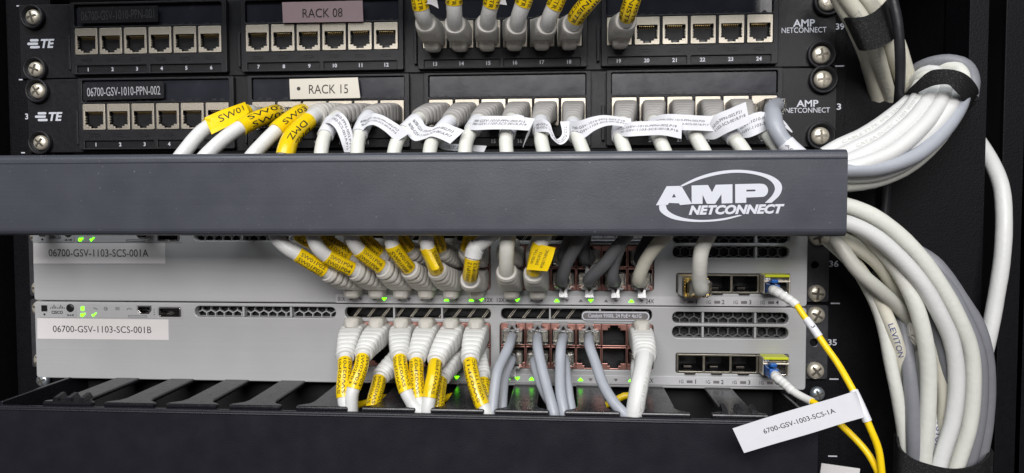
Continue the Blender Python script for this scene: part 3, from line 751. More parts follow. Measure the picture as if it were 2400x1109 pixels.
# ------------------------------------------------------------------ patch cables
def boot_part(parent, path, s1, r, mname, latch, J, nm='nose', hw=6.3, hh=5.7, ribs=6):
    mb = MB()
    def sec(t, q):
        k = min(max((t-.36)/.60, 0), 1); k = k*k*(3-2*k)*.7+k*.3
        e = 6+(2.2-6)*k; a = hw+(r+1.7-hw)*k; b = hh+(r+1.6-hh)*k
        if .26 < t < .93:
            ph = ((t-.26)/.67*ribs) % 1
            d = .85 if ph > .74 else (.22*(ph/.74))-.12
            a -= d; b -= d
        if t > .97: a -= .5; b -= .5
        return a, b, e
    loft(mb, path, 0, s1, 64, sec, 24)
    o = mb.build('boot', M[mname], parent)
    if nm:
        zc = J.z + latch*(hh+1.0); pp = Path([(J.x, J.y-.6, zc-latch*1.0), (J.x, J.y-7, zc), (J.x, J.y-14.5, zc+latch*.4)])
        def sn(t, q):
            k = 1-max(0, (t-.72)/.28)**2.2*.55; g = .82+.18*min(t*4, 1); return 4.3*k*g, 3.5*k*g, 3.6
        mb = MB(); loft(mb, pp, 0, pp.L, 16, sn, 20); mb.build('latch_cover', M[nm], o)
    return o
def px_pts(w_): return [at(a, b, c) for a, b, c in w_]
def booted(label, group, J, end, way, r, jm='white', bm='boot', latch=-1, out=11, nm='nose', cat='patch cable', **kw):
    J = Vector(J); E = at(*end)
    t = thing('patch_cable', label, cat, J, group)
    mid = J+Vector((0, -out, 0))
    path = Path([J, mid, E] + px_pts(way)); s1 = path.near(E)
    boot_part(t, path, s1, r, bm, latch, J, nm, **kw)
    mb = MB(); tube(mb, path, s1-3, path.L, r, 16, step=2); mb.build('jacket', M[jm], t)
    return t, path, s1
def clear_plug(t, J, latch, depth=9.):
    mb = MB(); mb.box(J.x-5.8, J.x+5.8, J.y-depth, J.y+2, J.z-4.0, J.z+4.0, .8)
    o = mb.build('plug', M['clear'], t)
    mb = MB(); mb.box(J.x-5.2, J.x+5.2, J.y-2, J.y+1.5, J.z-3.4, J.z+3.4, .4); mb.build('plug_core', M['steel'], o)
    s_ = latch; V = []
    prof = [(-3.4, 3.4), (3.4, 3.4), (2.1, 5.6), (2.5, 9.0), (-2.5, 9.0), (-2.1, 5.6)]
    mb = MB(); pts = [(p, q*s_) for p, q in prof]; hole = [(-1.3, 4.2*s_), (1.3, 4.2*s_), (0, 6.6*s_)]
    v, f = plategeo([pts, hole], 1.0, .2)
    mb.add([(J.x+p.x, J.y-depth+.6-p.z-(abs(p.y)-3.4)*.35, J.z+p.y) for p in v], f); mb.build('latch', M['clear_tab'], o)
    mb = MB(); mb.box(J.x-4.2, J.x-1.7, J.y-depth-.5, J.y-depth+.6, J.z+s_*4.3-.5, J.z+s_*4.3+.5, .2); mb.box(J.x+1.7, J.x+4.2, J.y-depth-.5, J.y-depth+.6, J.z+s_*4.3-.5, J.z+s_*4.3+.5, .2)
    mb.build('shoulder', M['clear_tab'], o)
    return o
def plugged(label, group, J, way, r, jm, latch=-1, depth=9., cat='patch cable', out=None):
    J = Vector(J); t = thing('patch_cable', label, cat, J, group)
    clear_plug(t, J, latch, depth)
    path = Path([J+Vector((0, -depth*.35, 0)), J+Vector((0, -(out or depth+1.5), 0))] + px_pts(way))
    mb = MB(); tube(mb, path, 0, path.L, r, 16, step=2); mb.build('jacket', M[jm], t)
    return t, path
def yl(t, path, p0, p1, r, tx=None, h=1.9, rev=True, offs=(-2.7, 0, 2.7), **kw):
    s0, s1 = path.nearpx(*p0), path.nearpx(*p1)
    return sleeve(t, path, min(s0, s1), max(s0, s1), r, 'yellow', [(tx, o) for o in offs] if tx else (), h, rev, **kw)

G39 = 'white patch cables plugged into the upper patch panel'
Z39 = 162-8.6
for n_, end, way, p0, lbl in (
    (13, (997,52,-37), [(990,32,-45),(983,0,-50),(976,-60,-52)], (986,17), 'white booted patch cable in port 13, leftmost on the upper panel'),
    (14, (1066,56,-37), [(1065,32,-45),(1064,0,-50),(1064,-60,-52)], (1065,9), 'white booted patch cable in port 14 of the upper panel, second from left'),
    (15, (1142,54,-37), [(1146,30,-45),(1153,0,-50),(1160,-60,-52)], (1150,13), 'white booted patch cable in port 15 of the upper panel, third from left'),
    (16, (1211,58,-37), [(1217,34,-45),(1229,0,-50),(1245,-60,-52)], (1225,10), 'white booted patch cable in port 16 of the upper panel, fourth from left'),
    (17, (1282,58,-37), [(1290,36,-45),(1306,0,-50),(1330,-60,-52)], (1298,17), 'white booted patch cable in upper panel port 17, leaning right below its yellow wrap'),
    (18, (1342,56,-37), [(1356,32,-46),(1383,0,-52),(1425,-50,-54)], (1350,44), 'white booted patch cable in port 18 whose yellow wrap starts right at the boot'),
    (19, (1467,48,-37), [(1473,28,-46),(1482,0,-50),(1500,-60,-52)], (1470,38), 'white booted patch cable in port 19, alone in the right module of the upper panel')):
    t, path, s1 = booted(lbl, G39, (JX[(39, n_)], -4.5, Z39), end, way, 4.1, 'white', 'boot')
    s0 = path.nearpx(*p0)
    sleeve(t, path, s0, min(s0+27, path.L-1), 4.35, 'yellow', [('ADMINISTR', 0), ('ADMINISTR', -3.6), ('ADMINISTR', 3.6)], 2.2, True, pad=.03)
    if n_ in (13, 15):
        d = 0 if n_ == 13 else 160
        flag(t, [((996+d,-30),(990+d,12),-52), ((1010+d,-25),(1008+d,10),-50), ((1020+d,-20),(1028+d,20-8*(d>0)),-48)], [], mname='paper')

G38 = 'patch cables plugged into the lower patch panel'
Z38 = 117.2-8.6
def J38(n_): return (JX[(38, n_)], -4.5, Z38)
for n_, way, a_, b_, tx, lbl in (
    (7, [(585,262,-32),(525,276,-46),(470,312,-58),(425,366,-66),(400,400,-66)], (578,264), (485,300), 'SW01', 'white cable with a clear plug and the SW01 yellow wrap'),
    (8, [(640,266,-34),(585,288,-48),(535,318,-58),(480,368,-66),(455,400,-66)], (652,262), (563,300), 'SW02', 'white cable with a clear plug and the SW02 yellow wrap'),
    (9, [(703,264,-36),(655,300,-52),(620,334,-60),(588,370,-66),(570,400,-66)], (708,260), (646,308), 'SW03', 'white cable with a clear plug and the SW03 yellow wrap')):
    t, path = plugged(lbl, G38, J38(n_), way, 3.75, 'white', -1, 12, out=14)
    if n_ == 7:
        flag(t, [((479,276),(496,315),(-56,-61)), ((506,264),(522,302),(-53,-58)), ((540,251),(557,284),(-48,-53)), ((574,239),(584,263),(-40,-46))],
             [('SW01', .26, .90, .22, .62)], 'label_wrap', 'yellow', 'ink')
        sleeve(t, path, path.nearpx(*a_), path.nearpx(492,300), 4.3, 'yellow')
    else: yl(t, path, a_, b_, 4.5, tx, 2.7, True, (-1.6, 2.6) if n_ == 8 else (.6,), pad=.14)
    if n_ == 7: flag(t, [((468,290),(474,302),-55),((480,285),(490,304),-53)], [])
t, path, s1 = booted('white booted cable with the long DMZ yellow wrap', G38, J38(10), (741,270,-38), [(715,290,-48),(684,322,-58),(669,362,-66),(664,400,-66)], 4.2, 'white', 'boot', nm=None)
yl(t, path, (722,284), (668,365), 4.7, 'DMZ', 3.0, False, (-.3, 4.4), pad=.22)
def p38cable(n_, end, way, r=3.9, jm='ivory'):
    return booted(P38L[n_], G38, J38(n_), end, way, r-.35, jm, 'boot_grey', nm=None, hw=6.2, hh=5.5)
P38L = {11: 'patch cable whose white flag curls straight down, reading P11', 12: 'patch cable whose arched white flag ends in P12',
        13: 'patch cable with the wavy white flag ending in P13', 14: 'patch cable whose white tail lies low on the duct behind the P13 flag',
        15: 'patch cable with a straight level white flag ending in P15', 16: 'patch cable in port 16, its white wrap behind the level P15 flag',
        17: 'patch cable whose white flag swings in a deep U shape', 18: 'patch cable with a white flag arching over the module gap, ending in P18',
        19: 'patch cable with the white flag ending in P19', 20: 'patch cable with the white flag ending in P20',
        21: 'patch cable with the upward tilted white flag ending in P21', 22: 'patch cable at port 22 with a plain white wrap above the duct',
        23: 'patch cable behind the grey one, white flag reaching furthest right'}
def wsleeve(t, path, p0, p1, r=4.2, lines=(), **kw):
    s0, s1 = path.nearpx(*p0), path.nearpx(*p1)
    return sleeve(t, path, min(s0, s1), max(s0, s1), r, 'paper', lines, 1.5, ink='ink_grey', **kw)
t, path, _ = p38cable(11, (790,274,-40), [(772,300,-52),(758,330,-60),(752,366,-65),(750,400,-66)])
wsleeve(t, path, (780,288), (763,318))
flag(t, [((789,262),(761,288),-57), ((802,266),(774,290),-61), ((814,280),(786,301),-63), ((822,299),(795,320),-64), ((827,320),(802,341),-64), ((826,357),(807,357),-63)],
     [('1010-PPN-002.P11', .12, .92, .18, .36), ('1103-SCS-001A.P15', .12, .95, .48, .66)])
t, path, _ = p38cable(12, (866,274,-40), [(850,298,-52),(840,326,-60),(837,366,-65),(836,400,-66)])
wsleeve(t, path, (864,276), (843,316))
flag(t, [((851,272),(829,312),-56), ((867,268),(847,308),-60), ((878,265.5),(860,296),-62), ((898,271),(875,293),-63), ((927,288),(898,305),-64), ((961,311),(929,333),-64)],
     [('06700-GSV-1010-PPN-002.P12', .03, .86, .28, .42), ('06700-GSV-1103-SCS-001A.P16', .03, .88, .52, .66)])
t, path, _ = p38cable(13, (983,278,-40), [(958,300,-52),(932,330,-60),(922,366,-65),(918,400,-66)])
wsleeve(t, path, (975,285), (950,310))
flag(t, [((976,270),(944,294),-56), ((990,282),(953,313),-60), ((997,294),(971,330),-62), ((1014,298),(994,326),-63), ((1041,289),(1010,320),-64), ((1066,297),(1030,325),-65), ((1089,306),(1055,337),-66)],
     [('06700-GSV-1010-PPN-002.P13', .06, .88, .24, .40), ('06700-GSV-1103-SCS-001A.P17', .06, .92, .54, .70)])
t, path, _ = p38cable(14, (1056,284,-40), [(1030,312,-52),(1012,335,-60),(1006,366,-65),(1003,400,-66)])
wsleeve(t, path, (1052,288), (1030,312))
flag(t, [((1030,322),(1020,338),-55), ((1048,336),(1034,349),-52), ((1075,338),(1058,353),-50), ((1110,340),(1095,354),-50), ((1141,342),(1134,357),-50)],
     [('1010-PPN', .2, .62, .25, .45), ('1103-SCS', .2, .62, .55, .75)])
t, path, _ = p38cable(15, (1123,282,-40), [(1108,304,-52),(1094,330,-60),(1089,366,-65),(1088,400,-66)])
wsleeve(t, path, (1120,286), (1106,306), 4.4)
flag(t, [((1112,274),(1096,304),-58), ((1133,272),(1115,305),-62), ((1178,272),(1150,303.5),-64), ((1214,273.5),(1192,303.5),-65), ((1254,278),(1240,306),-66)],
     [('700-GSV-1010-PPN-002.P15', .05, .88, .26, .42), ('700-GSV-1103-SCS-001A.P19', .05, .92, .48, .64)])
flag(t, [((1252,281),(1240,306),-66), ((1247,296),(1234,318),-64), ((1240,316),(1226,345),-62)], [], 'label_flag')
t, path, _ = p38cable(16, (1198,280,-40), [(1192,304,-52),(1186,328,-60),(1188,366,-65),(1190,400,-66)])
wsleeve(t, path, (1196,290), (1188,318))
flag(t, [((1196,270),(1196,290),-54), ((1210,268),(1210,290),-55), ((1228,272),(1228,292),-55)], [])
t, path, _ = p38cable(17, (1268,284,-40), [(1268,302,-52),(1268,325,-60),(1276,366,-65),(1282,400,-66)])
wsleeve(t, path, (1268,288), (1268,309), 4.3)
flag(t, [((1254,284),(1254,311),-60), ((1272,279),(1271,309),-64), ((1288,288),(1286,311),-65), ((1296,310),(1293,324),-65), ((1305,326),(1314,339),-64), ((1317,315),(1332,325),-63), ((1313,285),(1334,285),-62)],
     [('00-GSV-1010-PPN-002.P17', .04, .92, .30, .48), ('00-GSV-1103-SCS-001B.P14', .04, .92, .55, .73)])
t, path, _ = p38cable(18, (1342,288,-40), [(1346,305,-52),(1355,326,-60),(1370,366,-65),(1380,400,-66)])
wsleeve(t, path, (1344,295), (1350,320), 4.5)
flag(t, [((1334,284),(1338,327),-59), ((1358,283),(1366,325),-63), ((1386,274.5),(1394,306),-64), ((1414,270),(1422,295),-64), ((1450,273.5),(1446,294.5),-64), ((1479,278),(1479,303),-64)],
     [('700-GSV-1010-PPN-002.P18', .05, .90, .30, .44), ('700-GSV-1103-SCS-001B.P15', .05, .94, .54, .68)])
t, path, _ = p38cable(19, (1460,288,-40), [(1453,306,-52),(1455,328,-60),(1468,366,-65),(1476,400,-66)])
wsleeve(t, path, (1457,296), (1453,322), 4.3)
flag(t, [((1446,302),(1443,322),-60), ((1462,293),(1460,320),-64), ((1480,286),(1474,320),-66), ((1521,284),(1510,318),-67), ((1563,282),(1552,317),-67), ((1599,284.5),(1597,325.5),-67)],
     [('00-GSV-1010-PPN-002.P19', .10, .92, .26, .40), ('00-GSV-1103-SCS-001B.P16', .10, .95, .50, .64)])
t, path, _ = p38cable(20, (1532,286,-40), [(1538,306,-52),(1546,328,-60),(1562,366,-65),(1572,400,-66)])
wsleeve(t, path, (1534,294), (1543,318), 4.3)
flag(t, [((1522,277),(1530,300),-58), ((1556,268),(1560,303),-62), ((1602,268.5),(1602,305),-64), ((1640,271),(1640,306),-64), ((1671,272),(1675,308),-64)],
     [('06700-GSV-1010-PPN-002.P20', .10, .86, .30, .42), ('06700-GSV-1103-SCS-001B.P17', .10, .92, .54, .66)])
t, path, _ = p38cable(21, (1604,286,-40), [(1622,306,-52),(1634,328,-60),(1655,366,-65),(1665,400,-66)])
wsleeve(t, path, (1612,296), (1628,314), 4.3)
flag(t, [((1636,300),(1648,326),-58), ((1658,296),(1676,326),-63), ((1674,272),(1701,313),-66), ((1710,255),(1728,301),-67), ((1748,239),(1757,288),-68)],
     [('1010-PPN-002.P21', .34, .90, .26, .40), ('1103-SCS-001B.P18', .34, .95, .50, .64)])
t, path, _ = p38cable(22, (1676,284,-40), [(1702,304,-52),(1722,326,-60),(1750,366,-65),(1762,400,-66)])
wsleeve(t, path, (1690,296), (1724,326), 4.2)
t, path, _ = p38cable(23, (1752,284,-38), [(1780,298,-48),(1805,325,-56),(1834,366,-63),(1845,400,-66)], 3.6)
wsleeve(t, path, (1766,290), (1796,314), 3.9)
flag(t, [((1722,302),(1738,324),-54), ((1746,276),(1757,322),-56), ((1780,262),(1786,310),-57), ((1803,267),(1808,300),-56), ((1832,278),(1836,298),-52), ((1858,309),(1856,311),-50)],
     [('GSV-1010-PPN-002.P22', .06, .80, .26, .40), ('GSV-1103-SCS-001B.P19', .06, .84, .54, .68)])
t, path = plugged('grey clear plugged cable in port 24, falling in front of the white flags', G38, J38(24), [(1810,256,-44),(1813,276,-60),(1819,302,-65),(1833,328,-66),(1858,354,-67),(1885,378,-67),(1900,400,-68)], 4.1, 'grey', -1, 23, out=24)
wsleeve(t, path, (1842,333), (1876,366), 4.5, [('A07S', 0)], pad=.1)
mb = MB(); pb = Path(px_pts([(1790,285,-30),(1800,310,-40),(1812,340,-50),(1822,372,-56)]))
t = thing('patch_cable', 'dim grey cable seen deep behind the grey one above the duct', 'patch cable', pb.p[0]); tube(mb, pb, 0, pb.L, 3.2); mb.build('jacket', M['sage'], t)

# ---- cables on the upper switch
GA = 'patch cables plugged into the upper switch'
ZU, ZL = 44.2-16.4, 44.2-29.3
def JA(c, up_=False): return (JX[('sw', 44.2, c)], -18.4, ZU if up_ else ZL)
for c, end, way, l0, l1, tx, rev, lbl in (
    (1, (768,638,-50), [(700,598,-58),(668,577,-60),(646,552,-60),(640,500,-55)], (760,633), (698,597), 'SW01P02', True, 'white cable with the SW01P02 yellow wrap, far left on the upper switch'),
    (2, (832,635,-50), [(766,601,-57),(743,577,-60),(733,550,-60),(730,500,-55)], (824,631), (766,601), 'SW01P04', True, 'white cable with the SW01P04 yellow wrap'),
    (3, (898,630,-50), [(844,588,-57),(827,564,-60),(821,540,-60),(819,500,-55)], (890,625), (842,586), 'SW01P06', True, 'white cable with the SW01P06 yellow wrap'),
    (4, (960,631,-50), [(938,604,-56),(920,576,-60),(916,550,-60),(914,500,-55)], (957,628), (920,576), 'SW01P08', True, 'white cable with a mostly blank tilted yellow wrap, left of the SW01P10 one'),
    (5, (1024,633,-50), [(1012,604,-56),(1002,578,-60),(999,550,-60),(997,500,-55)], (1022,631), (1003,580), 'SW01P10', True, 'white cable with the SW01P10 yellow wrap'),
    (6, (1102,655,-50), [(1105,628,-58),(1109,600,-60),(1116,580,-60),(1140,561,-60),(1162,540,-58),(1180,500,-55)], (1103,648), (1108,606), 'SW01P12', False, 'white cable bent sharply right above the SW01P12 yellow wrap')):
    t, path, s1 = booted(lbl, GA, JA(c), end, way, 3.7, 'white', 'boot')
    yl(t, path, l0, l1, 4.05, tx, 2.0, rev, (1.2, -1.7, -4.4) if c != 5 else (2.4,))
    if c == 5: flag(t, [((988,587),(1013,634),-62.5), ((996,584),(1022,633),-63.5), ((1006,582),(1030,628),-63)], [], 'label_flap', 'yellow')
    if c == 6: sleeve(t, path, path.nearpx(1109,602), path.nearpx(1120,578), 4.6, 'white', name='torn_tape')
t, path, s1 = booted('plain cream cable in the first lower port right of the 12X mark', GA, JA(7), (1187,636,-52), [(1187,605,-58),(1188,580,-60),(1192,545,-60),(1193,500,-55)], 3.9, 'ivory', 'boot')
t, path, s1 = booted('cream cable with the yellow flag reading SW01P13 and WS01THINC', GA, JA(8), (1251,640,-52), [(1256,610,-58),(1264,580,-60),(1278,548,-60),(1290,500,-55)], 3.8, 'ivory', 'boot')
sleeve(t, path, path.nearpx(1252,634), path.nearpx(1268,573), 4.1, 'yellow')
flag(t, [((1234,632),(1283,636),(-62,-66)), ((1243,603),(1294,609),(-63,-67)), ((1257,571),(1302,581),(-63,-67))],
     [('WS01THINC', .25, .98, .08, .22), ('SW01P13', .22, .72, .32, .47), ('WS01THINC', .10, .86, .58, .73)], 'label_flag', 'yellow', 'ink')
for c, end, way, l0, l1, tx, rev, lbl in (
    (1, (790,603,-44), [(745,575,-48),(715,560,-50),(690,540,-50),(680,500,-48)], (782,598), (700,548), 'SW01P01', True, 'shaded white cable with the SW01P01 yellow wrap, tucked behind the SW01P02 one'),
    (2, (826,601,-44), [(790,580,-48),(760,560,-50),(740,535,-50),(730,500,-48)], (818,596), (752,552), 'SW01P03', False, 'shaded white cable with the SW01P03 yellow wrap'),
    (3, (894,596,-44), [(870,576,-48),(850,556,-50),(835,530,-50),(828,500,-48)], (887,590), (846,550), 'SW01P05', False, 'shaded white cable with the yellow wrap tucked behind the SW01P06 one'),
    (4, (962,588,-44), [(950,572,-48),(938,556,-50),(930,530,-50),(925,500,-48)], (956,580), (935,548), 'SW01P07', True, 'shaded white cable behind the mostly blank tilted yellow wrap'),
    (5, (1034,588,-44), [(1028,572,-48),(1022,556,-50),(1018,530,-50),(1015,500,-48)], (1031,580), (1020,548), 'SW01P09', True, 'shaded white cable behind the SW01P10 one'),
    (6, (1096,588,-44), [(1097,576,-48),(1103,558,-50),(1110,530,-50),(1115,500,-48)], (1096,580), (1107,546), 'SW01P11', False, 'shaded white cable with a tilted yellow wrap behind the SW01P12 one')):
    t, path, s1 = booted(lbl, GA, JA(c, True), end, way, 3.6, 'white', 'boot', latch=1)
    yl(t, path, l0, l1, 3.95, tx, 1.9, rev, (1.2, -1.7))
booted('shaded ribbed cable hidden behind the plain cream one', GA, JA(7, True), (1186,586,-42), [(1190,560,-46),(1196,530,-46)], 3.7, 'ivory', 'boot', latch=1)
booted('shaded ribbed cable hidden behind the yellow SW01P13 flag', GA, JA(8, True), (1256,588,-42), [(1262,560,-46),(1270,530,-46)], 3.7, 'ivory', 'boot', latch=1)
for c, way, jm, r, lbl in (
    (9, [(1317,652,-38),(1331,612,-46),(1350,578,-50),(1372,545,-52),(1390,510,-50)], 'dgrey', 3.3, 'dark grey cable leaning right, first clear plug in the lower row of the upper switch'),
    (10, [(1380,655,-38),(1416,620,-48),(1446,580,-52),(1475,545,-52),(1495,510,-50)], 'dgrey', 3.2, 'dark grey cable leaning far right, second clear plug in the lower row'),
    (11, [(1435,655,-38),(1440,614,-45),(1452,580,-50),(1466,545,-50),(1474,510,-50)], 'dgrey', 3.2, 'dark grey upright cable crossing under the leaning one, third clear plug in the lower row'),
    (12, [(1497,655,-38),(1513,612,-46),(1535,580,-50),(1566,545,-52),(1590,510,-50)], 'cream', 3.5, 'cream cable leaning right from the last lower port before the 24X mark')):
    plugged(lbl, GA, JA(c), way, r, jm, -1)
for c, way, jm, lbl in (
    (9, [(1318,600,-34),(1330,570,-38),(1350,530,-40)], 'dgrey', 'dark cable deep in shade above the first clear plug of the upper switch'),
    (10, [(1370,606,-34),(1370,575,-40),(1376,530,-42)], 'dgrey', 'dark grey upright cable behind the leaning ones, its plug shining in the upper row'),
    (12, [(1498,606,-34),(1512,572,-38),(1535,530,-40)], 'black_cable', 'black shaded cable behind the cream one at the end of the upper row')):
    plugged(lbl, GA, JA(c, True), way, 3.1, jm, -1)

# ---- cables on the lower switch
GB = 'patch cables plugged into the lower switch'
ZU, ZL = -16.4, -29.3
def JB(c, up_=True): return (JX[('sw', 0, c)], -18.4, ZU if up_ else ZL)
for c, end, way, l0, l1, tx, rev, lbl in (
    (1, (809,838,-52), [(808,870,-60),(805,920,-66),(812,972,-68),(815,1010,-66)], (810,846), (805,932), 'SW02P01', True, 'white cable with the SW02P01 yellow wrap, leftmost on the lower switch'),
    (2, (852,832,-52), [(846,862,-60),(832,900,-66),(824,930,-68),(824,970,-68),(824,1010,-66)], (849,840), (829,911), 'SW02P03', False, 'white cable leaning left with the upside down SW02P03 yellow wrap'),
    (3, (937,836,-52), [(940,866,-60),(951,915,-66),(966,945,-67),(984,970,-68),(1000,1010,-66)], (937,843), (951,917), 'SW02P05', True, 'white cable with the SW02P05 yellow wrap'),
    (4, (977,840,-51), [(976,870,-59),(980,925,-64),(988,972,-66),(992,1010,-66)], (976,850), (980,933), 'SW02P07', True, 'white cable with the SW02P07 yellow wrap'),
    (5, (1022,848,-52), [(1017,880,-61),(1007,930,-67),(1001,972,-69),(1000,1010,-66)], (1020,853), (1007,932), 'SW02P09', True, 'white cable leaning left with the SW02P09 yellow wrap'),
    (6, (1102,843,-52), [(1106,875,-60),(1124,935,-66),(1142,972,-68),(1150,1010,-66)], (1103,850), (1129,953), 'WS01THINC', True, 'white cable with the SW02P11 and WS01THINC yellow wrap')):
    t, path, s1 = booted(lbl, GB, JB(c), end, way, 3.4, 'white', 'boot_white', latch=1)
    s0, s2 = path.nearpx(*l0), path.nearpx(*l1)
    lines = [(tx, -2.6), (tx, 0), (tx, 2.6)]
    if c == 6: lines = [('SW02P11', .9), ('WS01THINC', -1.9), ('WS01THINC', 3.6)]
    if c == 5: lines = [('SW02P09', -1.2), ('SW02P09', -3.8)]
    sleeve(t, path, s0, s2, 3.75, 'yellow', lines, 1.6, rev)
for c, end, way, l0, l1, tx, lbl in (
    (3, (892,884,-44), [(886,905,-50),(876,940,-56),(868,985,-60)], (888,890), (873,955), 'SW02P06', 'white cable with the SW02P06 yellow wrap, low between two taller ones'),
    (5, (1034,887,-44), [(1030,905,-50),(1026,940,-56),(1024,985,-60)], (1032,895), (1026,958), 'SW02P10', 'white cable with the SW02P10 yellow wrap, low behind the SW02P09 one'),
    (6, (1130,884,-44), [(1134,905,-50),(1146,940,-56),(1156,985,-60)], (1132,896), (1148,948), 'SW02P12', 'white cable low behind the WS01THINC wrap, its yellow wrap barely showing')):
    t, path, s1 = booted(lbl, GB, JB(c, False), end, way, 3.4, 'white', 'boot_white', latch=-1, nm=None)
    yl(t, path, l0, l1, 3.8, tx, 1.7, True, (-2.6, 0, 2.6))
for c, up_, way, lbl in (
    (7, True, [(1193,812,-40),(1180,840,-48),(1166,872,-56),(1158,925,-63),(1154,968,-67),(1152,1010,-66)], 'grey cable curving left, first upper clear plug right of the 12X mark'),
    (7, False, [(1199,845,-36),(1184,885,-44),(1178,940,-54),(1178,985,-60)], 'grey cable behind the leftmost grey one, low in the first plug column'),
    (8, True, [(1260,812,-40),(1266,845,-48),(1281,905,-58),(1292,945,-65),(1299,975,-68),(1303,1010,-66)], 'grey cable slanting right, second upper clear plug'),
    (8, False, [(1253,845,-36),(1260,880,-44),(1284,935,-56),(1313,975,-62),(1325,1010,-66)], 'grey cable behind the second one, crossing under it towards the right'),
    (9, True, [(1315,812,-40),(1313,856,-48),(1314,920,-60),(1322,966,-66),(1326,1010,-66)], 'grey upright cable, third upper clear plug'),
    (9, False, [(1324,842,-36),(1328,880,-46),(1334,930,-56),(1341,972,-62),(1345,1010,-66)], 'grey cable behind the upright one, low in the third plug column'),
    (10, True, [(1382,812,-40),(1396,852,-48),(1415,905,-58),(1442,948,-66),(1466,975,-69),(1480,1010,-66)], 'grey cable sweeping far right, fourth upper clear plug')):
    plugged(lbl, GB, JB(c, up_), way, 2.75 if up_ else 2.5, 'grey', 1 if up_ else -1)
t, path, s1 = booted('thick white cable in the last port, under the model name plate', GB, JB(12), (1511,834,-50), [(1506,866,-58),(1496,915,-66),(1485,985,-69),(1482,1015,-66)], 4.5, 'white', 'boot_white', latch=1)
mb = MB(); wraptext(mb, path, s1+2, s1+40, 4.5, 'ISO/IEC 11801 CAT.6A', 1.6, 2.8, False); mb.build('lettering', M['ink_faint'], t)
plugged('thin white cable half hidden behind the thick white one', GB, JB(12, False), [(1492,850,-36),(1490,885,-44),(1498,940,-56),(1505,985,-60)], 2.8, 'white', -1)
for k, (x0, x1, lbl) in enumerate(((835, 905, 'yellow cable lying inside the finger duct behind the SW02P06 wrap'), (1440, 1500, 'yellow cable lying inside the finger duct beside the thick white cable'), (1030, 1110, 'yellow cable lying inside the finger duct under the SW02P10 boot'))):
    pb = Path(px_pts([(x0-25, 952, -30), (x0, 940 if k else 950, -30), ((x0+x1)/2, 927 if k != 0 else 941, -30), (x1, 938 if k else 932, -30), (x1+30, 960, -30)]))
    t = thing('patch_cable', lbl, 'patch cable', pb.p[0]); mb = MB(); tube(mb, pb, 0, pb.L, 1.9); mb.build('jacket', M['fibre'], t)

